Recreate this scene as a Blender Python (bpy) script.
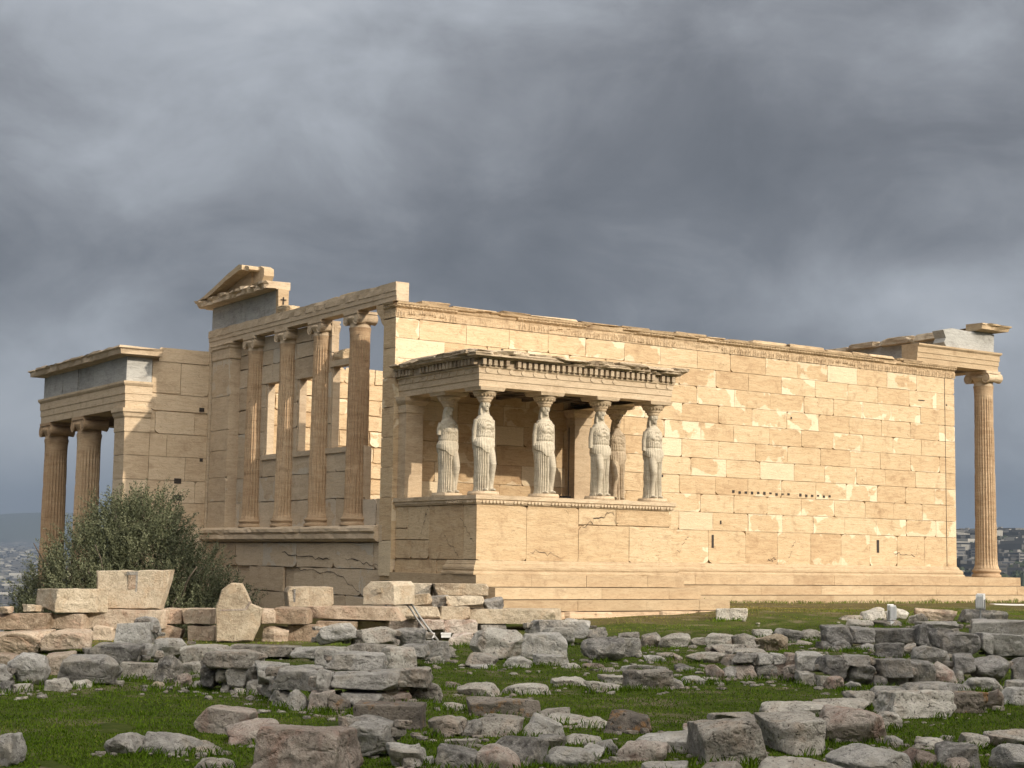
import bpy, math, random
import numpy as np
from mathutils import Vector, Matrix, noise as mn

for _o in list(bpy.data.objects):
    bpy.data.objects.remove(_o)
SC = bpy.context.scene
COL = SC.collection
rad = math.radians

# ------------------------------------------------------------------ camera
YAW, PITCH, ROLL, FPX = 0.5945, 0.1084, 0.0154, 1597.6
CAM = np.array([-19.278, -33.619, 0.38])
_f = np.array([math.sin(YAW)*math.cos(PITCH), math.cos(YAW)*math.cos(PITCH), math.sin(PITCH)])
_r = np.array([math.cos(YAW), -math.sin(YAW), 0.0])
_u = np.cross(_r, _f)
CR = _r*math.cos(ROLL)+_u*math.sin(ROLL)
CU = -_r*math.sin(ROLL)+_u*math.cos(ROLL)
cam_data = bpy.data.cameras.new("camera")
cam = bpy.data.objects.new("camera", cam_data)
COL.objects.link(cam)
cam_data.sensor_width = 36.0
cam_data.lens = FPX*36.0/1024.0
cam_data.clip_start = 0.1
cam_data.clip_end = 60000
M = Matrix.Identity(4)
for i in range(3):
    M[i][0] = CR[i]; M[i][1] = CU[i]; M[i][2] = -_f[i]; M[i][3] = CAM[i]
cam.matrix_world = M
SC.camera = cam

# ------------------------------------------------------------------ sun and sky
SUN_EL = rad(25.0)
SUN_AZ = rad(20.5)          # east of south
sun_dir = Vector((math.sin(SUN_AZ)*math.cos(SUN_EL), -math.cos(SUN_AZ)*math.cos(SUN_EL), math.sin(SUN_EL)))
sl = bpy.data.lights.new("sun", 'SUN')
sl.energy = 4.5
sl.angle = rad(0.6)
sl.color = (1.0, 0.86, 0.68)
so = bpy.data.objects.new("sun", sl)
COL.objects.link(so)
so.rotation_euler = sun_dir.to_track_quat('Z', 'Y').to_euler()

world = bpy.data.worlds.new("World")
SC.world = world
world.use_nodes = True
wt = world.node_tree
wt.nodes.clear()

def wn(t, **k):
    n = wt.nodes.new(t)
    for a, b in k.items():
        setattr(n, a, b)
    return n
def wmath(op, a, b=None, c=None, clamp=False):
    n = wn('ShaderNodeMath', operation=op, use_clamp=clamp)
    for i, v in enumerate((a, b, c)):
        if v is None: continue
        if isinstance(v, (int, float)): n.inputs[i].default_value = v
        else: wt.links.new(v, n.inputs[i])
    return n.outputs[0]
def wramp(fac, stops):
    n = wn('ShaderNodeValToRGB')
    e = n.color_ramp.elements
    while len(e) < len(stops): e.new(0.5)
    for i, (p, c) in enumerate(stops):
        e[i].position = p; e[i].color = (c[0], c[1], c[2], 1)
    wt.links.new(fac, n.inputs[0])
    return n.outputs[0]
def wmix(fac, a, b):
    n = wn('ShaderNodeMix', data_type='RGBA')
    for s, v in ((0, fac), (6, a), (7, b)):
        if isinstance(v, (int, float)): n.inputs[s].default_value = v
        elif isinstance(v, tuple): n.inputs[s].default_value = (*v, 1)
        else: wt.links.new(v, n.inputs[s])
    return n.outputs[2]

sky = wn('ShaderNodeTexSky', sky_type='NISHITA', sun_disc=False)
sky.sun_elevation = SUN_EL
sky.sun_rotation = math.pi - SUN_AZ
sky.air_density = 1.0; sky.dust_density = 2.0
tc = wn('ShaderNodeTexCoord')
sep = wn('ShaderNodeSeparateXYZ'); wt.links.new(tc.outputs['Generated'], sep.inputs[0])
dx, dy, dz = sep.outputs
zz = wmath('ADD', wmath('MAXIMUM', dz, 0.0), 0.75)
px_ = wmath('DIVIDE', dx, zz); py_ = wmath('DIVIDE', dy, zz)
# rotate into the view's own heading so that the cloud rolls run across it
hx = wmath('SUBTRACT', wmath('MULTIPLY', px_, math.cos(YAW)), wmath('MULTIPLY', py_, math.sin(YAW)))
hy = wmath('ADD', wmath('MULTIPLY', px_, math.sin(YAW)), wmath('MULTIPLY', py_, math.cos(YAW)))
cmb = wn('ShaderNodeCombineXYZ'); wt.links.new(hx, cmb.inputs[0]); wt.links.new(hy, cmb.inputs[1])
def wnoise(scale, detail, rough, dist, off, stretch=(1, 1, 1)):
    mp = wn('ShaderNodeMapping'); wt.links.new(cmb.outputs[0], mp.inputs[0])
    mp.inputs['Location'].default_value = off
    mp.inputs['Scale'].default_value = stretch
    n = wn('ShaderNodeTexNoise'); wt.links.new(mp.outputs[0], n.inputs['Vector'])
    n.inputs['Scale'].default_value = scale; n.inputs['Detail'].default_value = detail
    n.inputs['Roughness'].default_value = rough; n.inputs['Distortion'].default_value = dist
    return n.outputs[0]
def snoise(scale, detail, rough, dist, off, sz):
    mp = wn('ShaderNodeMapping'); wt.links.new(tc.outputs['Generated'], mp.inputs[0])
    mp.inputs['Location'].default_value = off; mp.inputs['Scale'].default_value = (1, 1, sz)
    n = wn('ShaderNodeTexNoise'); wt.links.new(mp.outputs[0], n.inputs['Vector'])
    n.inputs['Scale'].default_value = scale; n.inputs['Detail'].default_value = detail
    n.inputs['Roughness'].default_value = rough; n.inputs['Distortion'].default_value = dist
    return n.outputs[0]
n1 = snoise(3.2, 2, 0.5, 0.3, (4.1, 1.2, 0.7), 1.9)
n2 = snoise(7.5, 12, 0.56, 0.45, (7.3, 0.4, 0.2), 1.7)
n3 = snoise(26.0, 8, 0.6, 0.4, (0.3, 5.4, 0), 1.5)
dens = wmath('ADD', wmath('ADD', wmath('MULTIPLY', n1, 0.30), wmath('MULTIPLY', n2, 0.52)), wmath('MULTIPLY', n3, 0.10))
# great masses of the cloud deck, by compass bearing and height: thin to the north-west, heavy in the north-east, breaks low down
hyy = wmath('MAXIMUM', hy, 0.05)
az_ = wmath('DIVIDE', hx, hyy)
def mass(a0, z0, ra, rz, amp):
    global dens
    p = wmath('POWER', wmath('ABSOLUTE', wmath('DIVIDE', wmath('SUBTRACT', az_, a0), ra)), 2.0)
    q = wmath('POWER', wmath('ABSOLUTE', wmath('DIVIDE', wmath('SUBTRACT', dz, z0), rz)), 2.0)
    g = wmath('EXPONENT', wmath('MULTIPLY', wmath('ADD', p, q), -1.0))
    dens = wmath('ADD', dens, wmath('MULTIPLY', g, amp))
mass(-0.24, 0.33, 0.18, 0.10, 0.19)
mass(0.00, 0.36, 0.30, 0.05, 0.05)
mass(0.16, 0.235, 0.20, 0.055, -0.09)
mass(-0.16, 0.19, 0.16, 0.035, -0.07)
mass(0.05, 0.17, 0.12, 0.03, -0.05)
mass(0.22, 0.160, 0.09, 0.030, 0.20)
mass(0.31, 0.12, 0.07, 0.05, 0.15)
mass(-0.31, 0.085, 0.08, 0.055, 0.26)
dens = wmath('ADD', dens, 0.16)
ccol = wramp(dens, [(0.42, (0.125, 0.131, 0.146)), (0.54, (0.182, 0.189, 0.208)), (0.66, (0.29, 0.302, 0.328)), (0.80, (0.45, 0.475, 0.515)), (0.95, (0.62, 0.645, 0.68))])
# cloud deck made bright in the south, off the sun, to fill shaded faces
sdot = wmath('ADD', wmath('ADD', wmath('MULTIPLY', dx, 0.0), wmath('MULTIPLY', dy, -0.72)), wmath('MULTIPLY', dz, 0.69))
bright = wmath('POWER', wmath('MAXIMUM', sdot, 0.0), 3.5)
ccol2 = wmix(bright, ccol, (5.0, 4.65, 4.15))
# bluish mist low down
mist = wmath('POWER', wmath('SUBTRACT', 1.0, wmath('MULTIPLY', wmath('MAXIMUM', dz, 0.0), 14.0), None, True), 1.6)
ccol3 = wmix(wmath('MULTIPLY', mist, 0.55), ccol2, (0.235, 0.275, 0.34))
sc10 = wn('ShaderNodeVectorMath', operation='SCALE'); wt.links.new(ccol3, sc10.inputs[0]); sc10.inputs[3].default_value = 10.0
final = wmix(0.96, sky.outputs[0], sc10.outputs[0])
bg = wn('ShaderNodeBackground'); bg.inputs[1].default_value = 0.1
wt.links.new(final, bg.inputs[0])
wo = wn('ShaderNodeOutputWorld'); wt.links.new(bg.outputs[0], wo.inputs[0])

SC.view_settings.view_transform = 'Standard'
SC.view_settings.look = 'None'
SC.view_settings.exposure = 0.0
SC.view_settings.gamma = 1.0
SC.view_settings.use_curve_mapping = False
SC.render.engine = 'CYCLES'
SC.cycles.use_denoising = True
SC.cycles.max_bounces = 6
SC.cycles.volume_bounces = 0

# ------------------------------------------------------------------ pixel -> place helpers (used to lay the survey out in metres)
def pray(x, y):
    return _f + CR*(x-512)/FPX - CU*(y-384)/FPX

# ------------------------------------------------------------------ mesh helpers
class MB:
    """gathers polygons with a block-local uv and a block colour"""
    def __init__(s):
        s.v = []; s.f = []; s.uv = []; s.c = []; s.sm = []
    def add(s, verts, faces, uv=None, c=(0.5, 0.0, 0.5), smooth=False):
        b = len(s.v); s.v.extend([tuple(p) for p in verts])
        for f in faces:
            s.f.append([b+i for i in f])
            s.uv.append([uv[i] for i in f] if uv else [(0.5, 0.5)]*len(f))
            s.c.append(c); s.sm.append(smooth)
    def box(s, x0, x1, y0, y1, z0, z1, c=None, jit=0.0):
        P = [(x0,y0,z0),(x1,y0,z0),(x1,y1,z0),(x0,y1,z0),(x0,y0,z1),(x1,y0,z1),(x1,y1,z1),(x0,y1,z1)]
        if jit: P = [tuple(q+random.uniform(-jit, jit) for q in p) for p in P]
        s.add(P, [(3,2,1,0),(4,5,6,7),(0,1,5,4),(1,2,6,5),(2,3,7,6),(3,0,4,7)], None, c or (random.random(), 0.0, 0.5))
    def obox(s, O, U, V, W, c=None):
        O, U, V, W = map(Vector, (O, U, V, W))
        P = [O, O+U, O+U+V, O+V, O+W, O+U+W, O+U+V+W, O+V+W]
        s.add(P, [(3,2,1,0),(4,5,6,7),(0,1,5,4),(1,2,6,5),(2,3,7,6),(3,0,4,7)], None, c or (random.random(), 0.0, 0.5))
    def grid(s, P, nu, nv, c=(0.5, 0, 0.5), smooth=True, closed=False):
        """P rows nv x nu"""
        F = []
        for j in range(nv-1):
            for i in range(nu if closed else nu-1):
                a = j*nu+i; b = j*nu+(i+1) % nu
                F.append((a, b, b+nu, a+nu))
        s.add(P, F, None, c, smooth)
    def lathe(s, O, prof, n=32, c=(0.5, 0, 0.5), smooth=True, sq=None, caps=True):
        P = []
        for r, z in prof:
            for i in range(n):
                t = 2*math.pi*i/n
                P.append((O[0]+r*math.cos(t), O[1]+r*math.sin(t), O[2]+z))
        s.grid(P, n, len(prof), c, smooth, True)
        if caps:
            s.add(P[:n], [tuple(range(n))[::-1]], None, c); s.add(P[-n:], [tuple(range(n))], None, c)
    def build(s, name, mat, parent=None, label=None, loc=None):
        me = bpy.data.meshes.new(name)
        me.from_pydata(s.v, [], s.f)
        ul = me.uv_layers.new(name="blk")
        ca = me.color_attributes.new("c", 'FLOAT_COLOR', 'CORNER')
        uvs = np.array([q for f in s.uv for q in f], dtype=np.float32).ravel()
        ul.data.foreach_set("uv", uvs)
        cc = np.array([(*s.c[i][:3], 1) for i, f in enumerate(s.f) for _ in f], dtype=np.float32).ravel()
        ca.data.foreach_set("color", cc)
        me.polygons.foreach_set("use_smooth", s.sm)
        me.materials.append(mat)
        me.update()
        o = bpy.data.objects.new(name, me); COL.objects.link(o)
        if parent is not None: o.parent = parent
        if label: o["label"] = label
        if loc is not None: o.location = loc
        return o

def link_mesh(name, verts, faces, mat, parent=None, smooth=False):
    me = bpy.data.meshes.new(name)
    me.from_pydata([tuple(p) for p in verts], [], [tuple(f) for f in faces])
    if smooth: me.polygons.foreach_set("use_smooth", [True]*len(me.polygons))
    me.materials.append(mat); me.update()
    o = bpy.data.objects.new(name, me); COL.objects.link(o)
    if parent is not None: o.parent = parent
    return o

def empty(name, label, cat, loc=(0, 0, 0), group=None):
    o = bpy.data.objects.new(name, None); COL.objects.link(o); o.location = loc
    o["label"] = label; o["category"] = cat
    if group: o["group"] = group
    return o
def tag(o, label, cat, group=None, kind=None):
    if label: o["label"] = label
    if cat: o["category"] = cat
    if group: o["group"] = group
    if kind: o["kind"] = kind
    return o

# ------------------------------------------------------------------ materials
class NT:
    def __init__(s, name):
        s.m = bpy.data.materials.new(name); s.m.use_nodes = True
        s.t = s.m.node_tree; s.t.nodes.clear()
        s.bsdf = s.t.nodes.new('ShaderNodeBsdfPrincipled'); s.out = s.t.nodes.new('ShaderNodeOutputMaterial')
        s.t.links.new(s.bsdf.outputs[0], s.out.inputs[0])
        s.tc = s.t.nodes.new('ShaderNodeTexCoord')
        s.geo = s.t.nodes.new('ShaderNodeNewGeometry')
        s.pos = s.geo.outputs['Position']; s.obj = s.tc.outputs['Object']
    def n(s, t, **k):
        q = s.t.nodes.new(t)
        for a, b in k.items(): setattr(q, a, b)
        return q
    def L(s, a, b): s.t.links.new(a, b)
    def math(s, op, a, b=None, c=None, clamp=False):
        q = s.n('ShaderNodeMath', operation=op, use_clamp=clamp)
        for i, v in enumerate((a, b, c)):
            if v is None: continue
            if isinstance(v, (int, float)): q.inputs[i].default_value = v
            else: s.L(v, q.inputs[i])
        return q.outputs[0]
    def mapping(s, vec, scale=(1, 1, 1), loc=(0, 0, 0)):
        q = s.n('ShaderNodeMapping'); s.L(vec, q.inputs[0]); q.inputs['Scale'].default_value = scale; q.inputs['Location'].default_value = loc
        return q.outputs[0]
    def noise(s, vec, scale, detail=4, rough=0.55, dist=0.0):
        q = s.n('ShaderNodeTexNoise'); s.L(vec, q.inputs['Vector'])
        q.inputs['Scale'].default_value = scale; q.inputs['Detail'].default_value = detail
        q.inputs['Roughness'].default_value = rough; q.inputs['Distortion'].default_value = dist
        return q.outputs[0]
    def vor(s, vec, scale, feat='F1', out=0):
        q = s.n('ShaderNodeTexVoronoi', feature=feat); s.L(vec, q.inputs['Vector']); q.inputs['Scale'].default_value = scale
        return q.outputs[out]
    def ramp(s, fac, stops, interp='LINEAR'):
        q = s.n('ShaderNodeValToRGB'); q.color_ramp.interpolation = interp
        e = q.color_ramp.elements
        while len(e) < len(stops): e.new(0.5)
        for i, (p, c) in enumerate(stops):
            if isinstance(c, (int, float)): c = (c, c, c)
            e[i].position = p; e[i].color = (*c, 1)
        s.L(fac, q.inputs[0]); return q.outputs[0]
    def mix(s, fac, a, b, blend='MIX'):
        q = s.n('ShaderNodeMix', data_type='RGBA', blend_type=blend)
        for k, v in ((0, fac), (6, a), (7, b)):
            if isinstance(v, (int, float)): q.inputs[k].default_value = v
            elif isinstance(v, tuple): q.inputs[k].default_value = (*v, 1)
            else: s.L(v, q.inputs[k])
        return q.outputs[2]
    def attr(s, name):
        q = s.n('ShaderNodeAttribute'); q.attribute_name = name; return q
    def bump(s, h, strength=0.4, dist=0.02, prev=None):
        q = s.n('ShaderNodeBump'); s.L(h, q.inputs['Height']); q.inputs['Strength'].default_value = strength; q.inputs['Distance'].default_value = dist
        if prev is not None: s.L(prev, q.inputs['Normal'])
        return q.outputs[0]
    def done(s, col, rough=0.85, nrm=None, spec=0.3):
        if isinstance(col, tuple): s.bsdf.inputs['Base Color'].default_value = (*col, 1)
        else: s.L(col, s.bsdf.inputs['Base Color'])
        s.bsdf.inputs['Roughness'].default_value = rough
        s.bsdf.inputs['Specular IOR Level'].default_value = spec
        if nrm is not None: s.L(nrm, s.bsdf.inputs['Normal'])
        return s.m

def marble(name, base, light, dark, new=(0.74, 0.64, 0.47), patches=True, stain=0.5, bumpk=1.0):
    """weathered Pentelic marble: honey patina, iron stains, pale new-marble insets by block attribute"""
    t = NT(name)
    a = t.attr("c"); sp = t.n('ShaderNodeSeparateColor'); t.L(a.outputs['Color'], sp.inputs[0])
    r1, r2, r3 = sp.outputs
    # per-block tone
    big = t.noise(t.pos, 0.55, 4, 0.6, 0.3)
    med = t.noise(t.mapping(t.pos, (1.2, 1.2, 5.0)), 1.6, 7, 0.65, 0.6)
    fine = t.noise(t.mapping(t.pos, (1, 1, 2.2)), 14, 6, 0.7)
    tone = t.math('ADD', t.math('MULTIPLY', r1, 0.30), t.math('ADD', t.math('MULTIPLY', med, 0.72), t.math('MULTIPLY', big, 0.30)))
    col = t.ramp(tone, [(0.28, dark), (0.56, base), (0.92, light)])
    vein = t.noise(t.mapping(t.pos, (1.0, 1.0, 9.0)), 3.0, 8, 0.7, 1.2)
    vm = t.ramp(vein, [(0.50, 0.0), (0.62, 1.0)])
    col = t.mix(t.math('MULTIPLY', vm, 0.35*stain), col, tuple(c*0.62 for c in dark))
    st = t.ramp(t.noise(t.pos, 2.3, 8, 0.7, 0.4), [(0.54, 0.0), (0.70, 1.0)])
    col = t.mix(t.math('MULTIPLY', st, 0.55*stain), col, (dark[0]*0.62, dark[1]*0.55, dark[2]*0.50))
    if patches:
        uv = t.n('ShaderNodeUVMap'); uv.uv_map = "blk"
        su = t.n('ShaderNodeSeparateXYZ'); t.L(uv.outputs[0], su.inputs[0])
        u, v = su.outputs[0], su.outputs[1]
        # the old block survives in the middle, new marble is let in round its broken edges and corners
        uu = t.math('ABSOLUTE', t.math('SUBTRACT', t.math('MULTIPLY', u, 2.0), 1.0)); vv = t.math('ABSOLUTE', t.math('SUBTRACT', t.math('MULTIPLY', v, 2.0), 1.0))
        s4 = t.math('ADD', t.math('POWER', uu, 4.0), t.math('POWER', vv, 2.5))
        lop = t.math('MULTIPLY', t.math('MULTIPLY', t.math('SUBTRACT', u, 0.5), t.math('SUBTRACT', r3, 0.5)), 1.6)
        s4 = t.math('ADD', t.math('ADD', s4, lop), t.math('MULTIPLY', t.math('SUBTRACT', t.noise(t.pos, 2.4, 4, 0.5, 0.3), 0.5), 3.0))
        thr = t.math('SUBTRACT', 1.50, t.math('MULTIPLY', r2, 1.30))
        whole = t.math('GREATER_THAN', r2, 0.91)
        mask = t.math('MAXIMUM', t.math('MULTIPLY', t.math('SUBTRACT', s4, thr), 7.0, None, True), whole)
        mask = t.math('MULTIPLY', mask, t.math('GREATER_THAN', r2, 0.02))
        ncol = t.mix(t.math('MULTIPLY', t.noise(t.mapping(t.pos, (1, 1, 4)), 2.0, 5, 0.6), 0.6), new, tuple(c*0.80 for c in new))
        col = t.mix(t.math('MULTIPLY', mask, t.math('ADD', 0.46, t.math('MULTIPLY', r1, 0.38))), col, ncol)
    col = t.mix(t.math('MULTIPLY', t.ramp(fine, [(0.30, 1.0), (0.48, 0.0)]), 0.35), col, tuple(c*0.55 for c in dark))
    b1 = t.bump(med, 0.45*bumpk, 0.03)
    b2 = t.bump(fine, 0.5*bumpk, 0.012, b1)
    pit = t.ramp(t.noise(t.pos, 5.5, 5, 0.6), [(0.28, 0.0), (0.36, 1.0)])
    b3 = t.bump(pit, 0.5*bumpk, 0.02, b2)
    return t.done(col, 0.9, b3, 0.2)

MARBLE = marble("honey_marble", (0.51, 0.38, 0.236), (0.605, 0.485, 0.325), (0.365, 0.24, 0.138), new=(0.76, 0.67, 0.50), stain=1.0, bumpk=1.4)
MARBLE_PLAIN = marble("honey_marble_plain", (0.50, 0.395, 0.275), (0.60, 0.50, 0.37), (0.32, 0.235, 0.155), patches=False, stain=0.8)
MARBLE_COL = marble("brown_column_marble", (0.38, 0.265, 0.165), (0.52, 0.40, 0.27), (0.21, 0.135, 0.08), patches=False, stain=0.8, bumpk=1.2)
MARBLE_PALE = marble("pale_step_marble", (0.41, 0.31, 0.20), (0.51, 0.41, 0.28), (0.28, 0.19, 0.115), patches=False, stain=0.7)
MARBLE_WEST = marble("weathered_grey_buff_marble", (0.48, 0.38, 0.27), (0.59, 0.49, 0.365), (0.31, 0.23, 0.155), new=(0.55, 0.50, 0.42), stain=0.6)
MARBLE_GREY = marble("lichened_marble", (0.42, 0.34, 0.245), (0.56, 0.47, 0.35), (0.20, 0.15, 0.11), patches=False, stain=1.0, bumpk=1.5)
MARBLE_BAND = marble("weathered_carved_marble", (0.46, 0.345, 0.22), (0.60, 0.48, 0.33), (0.22, 0.15, 0.095), patches=False, stain=1.2, bumpk=1.6)
STATUE = marble("statue_marble", (0.43, 0.385, 0.305), (0.56, 0.515, 0.42), (0.24, 0.195, 0.145), patches=False, stain=0.55, bumpk=0.7)
FRIEZE = marble("blue_grey_limestone", (0.36, 0.362, 0.35), (0.47, 0.472, 0.455), (0.21, 0.21, 0.20), patches=False, stain=0.9, bumpk=1.3)
POROS = marble("cream_poros", (0.57, 0.42, 0.29), (0.68, 0.54, 0.39), (0.40, 0.28, 0.18), patches=False, stain=0.9, bumpk=2.2)

def rock_mat(name, base, light, dark, spot=None, pits=0.5, lichen=None):
    t = NT(name)
    oi = t.n('ShaderNodeObjectInfo')
    rnd = oi.outputs['Random']
    big = t.noise(t.pos, 1.6, 5, 0.6, 0.5)
    med = t.noise(t.pos, 6.0, 8, 0.72, 0.3)
    fine = t.noise(t.pos, 38, 5, 0.7)
    tone = t.math('ADD', t.math('ADD', t.math('MULTIPLY', big, 0.42), t.math('MULTIPLY', med, 0.50)), t.math('ADD', t.math('MULTIPLY', rnd, 0.22), -0.06))
    col = t.ramp(tone, [(0.34, dark), (0.52, base), (0.70, light)])
    cr = t.vor(t.mapping(t.pos, (1, 1, 1.6)), 2.2, 'DISTANCE_TO_EDGE')
    wob = t.math('ADD', cr, t.math('MULTIPLY', t.math('ABSOLUTE', t.math('SUBTRACT', med, 0.5)), 0.55))
    crm = t.ramp(wob, [(0.0, 1.0), (0.016, 0.0)])
    col = t.mix(t.math('MULTIPLY', crm, 0.16), col, tuple(c*0.5 for c in dark))
    if spot:
        sm = t.ramp(t.noise(t.pos, 2.7, 6, 0.65, 0.8), [(0.50, 0.0), (0.64, 1.0)])
        col = t.mix(t.math('MULTIPLY', sm, 0.75), col, spot)
    if lichen:
        sm = t.ramp(t.noise(t.mapping(t.pos, loc=(5, 3, 1)), 4.5, 7, 0.7, 0.3), [(0.55, 0.0), (0.66, 1.0)])
        col = t.mix(t.math('MULTIPLY', sm, 0.8), col, lichen)
    sp = t.ramp(t.noise(t.pos, 30, 4, 0.65), [(0.34, 1.0), (0.43, 0.0)])
    col = t.mix(t.math('MULTIPLY', sp, pits), col, tuple(c*0.35 for c in dark))
    wl = t.ramp(t.noise(t.mapping(t.pos, loc=(9, 2, 4)), 16, 5, 0.7), [(0.56, 0.0), (0.68, 1.0)])
    col = t.mix(t.math('MULTIPLY', wl, 0.35), col, tuple(min(1, c*1.25) for c in light))
    b = t.bump(med, 1.0, 0.07)
    b = t.bump(fine, 0.9, 0.02, b)
    b = t.bump(sp, 0.5, -0.02, b)
    return t.done(col, 0.93, b, 0.15)
ROCK = {
 'G': rock_mat("grey_limestone", (0.41, 0.393, 0.365), (0.66, 0.64, 0.60), (0.14, 0.133, 0.125), spot=(0.45, 0.41, 0.35), pits=0.5),
 'D': rock_mat("dark_limestone", (0.32, 0.308, 0.292), (0.56, 0.54, 0.51), (0.11, 0.106, 0.102), spot=(0.31, 0.28, 0.24), pits=0.5),
 'P': rock_mat("pink_limestone", (0.43, 0.365, 0.315), (0.63, 0.57, 0.51), (0.18, 0.145, 0.125), spot=(0.43, 0.29, 0.235), pits=0.6),
 'W': rock_mat("pitted_buff_limestone", (0.46, 0.43, 0.38), (0.68, 0.65, 0.585), (0.17, 0.15, 0.13), spot=(0.45, 0.37, 0.30), pits=0.9),
 'O': rock_mat("ochre_poros", (0.46, 0.37, 0.285), (0.62, 0.53, 0.43), (0.25, 0.185, 0.13), spot=(0.46, 0.325, 0.245), pits=0.6),
 'M': rock_mat("pale_marble_block", (0.50, 0.43, 0.33), (0.63, 0.56, 0.45), (0.29, 0.23, 0.165), spot=(0.49, 0.38, 0.27), pits=0.35),
 'L': rock_mat("lichen_limestone", (0.27, 0.235, 0.20), (0.40, 0.36, 0.31), (0.11, 0.10, 0.09), lichen=(0.40, 0.20, 0.055), pits=0.9),
}
PATINA_SHADE = marble("patina_and_shade_marble", (0.12, 0.095, 0.07), (0.20, 0.16, 0.12), (0.05, 0.04, 0.03), patches=False)  # dark ceiling patina, deepened to stand in for the porch shade
DARK = NT("iron_and_hole_dark").done((0.035, 0.028, 0.024), 0.7)  # iron; also paints the dark inside of sockets, grooves and cracks
STEEL = NT("galvanised_steel").done((0.26, 0.265, 0.265), 0.5); 
WHITE = NT("white_enamel").done((0.72, 0.73, 0.74), 0.5)
LENS = NT("lamp_glass").done((0.30, 0.34, 0.36), 0.12, None, 0.5)
# ------------------------------------------------------------------ masonry builders
rng = random.Random(11)

def courses(zs, u0, u1, w, gap_off=0.5, jitter=0.12, r=rng, holes=()):
    """rects (ua,ub,za,zb) in running bond; holes = list of (ua,ub,za,zb) cut away"""
    out = []
    for k in range(len(zs)-1):
        za, zb = zs[k], zs[k+1]
        spans = [(u0, u1)]
        for (ha, hb, hz0, hz1) in holes:
            if hz0 < zb-0.02 and hz1 > za+0.02:
                ns = []
                for (a, b) in spans:
                    if hb <= a or ha >= b: ns.append((a, b)); continue
                    if ha > a: ns.append((a, ha))
                    if hb < b: ns.append((hb, b))
                spans = ns
        for (a, b) in spans:
            u = a
            first = w*(0.5 if k % 2 else 1.0)*r.uniform(0.85, 1.1) if a == u0 else w*r.uniform(0.4, 1)
            nxt = a+first
            while nxt < b-0.3*w:
                out.append((u, nxt, za, zb)); u = nxt
                nxt = u+w*(1+r.uniform(-jitter, jitter))
            out.append((u, b, za, zb))
    return out

def ashlar(mb, O, U, N, rects, gap=0.014, depth=0.07, chip=0.25, chipmax=0.14, patch=0.5, r=rng, relief=0.006, rough=0.004):
    """front faces of blocks standing proud of the wall core, with open joints, chipped corners"""
    O, U, N = Vector(O), Vector(U), Vector(N)
    Z = Vector((0, 0, 1))
    flip = U.cross(Z).dot(N) < 0
    for (a, b, z0, z1) in rects:
        g = gap*r.uniform(0.4, 1.1)/2
        a0, b0, c0, d0 = a+g, b-g, z0+g*0.8, z1-g*0.8
        w, h = b0-a0, d0-c0
        if w < 0.04 or h < 0.03: continue
        corners = [(a0, c0, 1, 1), (b0, c0, -1, 1), (b0, d0, -1, -1), (a0, d0, 1, -1)]
        pts = []
        for ci, (cu, cz, su, sz) in enumerate(corners):
            if r.random() < chip:
                ku = min(w*0.35, r.uniform(0.03, chipmax)); kz = min(h*0.35, r.uniform(0.02, chipmax*0.8))
                A = (cu, cz+sz*kz); B = (cu+su*ku, cz)
                mid = (cu+su*ku*0.35+r.uniform(0, .01), cz+sz*kz*0.35)
                seq = [A, mid, B] if ci in (0, 2) else [B, mid, A]
                pts += seq
            else:
                pts.append((cu, cz))
            # a wobble on the edge that follows
            nx = corners[(ci+1) % 4]
            for tt in ((0.33, 0.66) if ci in (0, 2) else (0.5,)):
                mu = cu+(nx[0]-cu)*tt; mz = cz+(nx[1]-cz)*tt
                jj = r.uniform(0, rough*2)
                if ci == 0: mz += jj
                elif ci == 2: mz -= jj
                elif ci == 1: mu -= jj
                else: mu += jj
                pts.append((mu, mz))
        off = r.uniform(-relief, 0)
        n = len(pts)
        F = [O+U*p[0]+Z*p[1]+N*off for p in pts]
        B = [O+U*p[0]+Z*p[1]-N*depth for p in pts]
        uv = [((p[0]-a0)/w, (p[1]-c0)/h) for p in pts]*2
        faces = [tuple(range(n))]+[(i, i+n, (i+1) % n+n, (i+1) % n) for i in range(n)]
        if flip: faces = [tuple(reversed(f)) for f in faces]
        mb.add(F+B, faces, uv, (r.random(), r.random() if r.random() < patch else 0.0, r.random()))

def quad(mb, P, c=(0.2, 0, 0.5)):
    mb.add(P, [(0, 1, 2, 3)], None, c)

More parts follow.
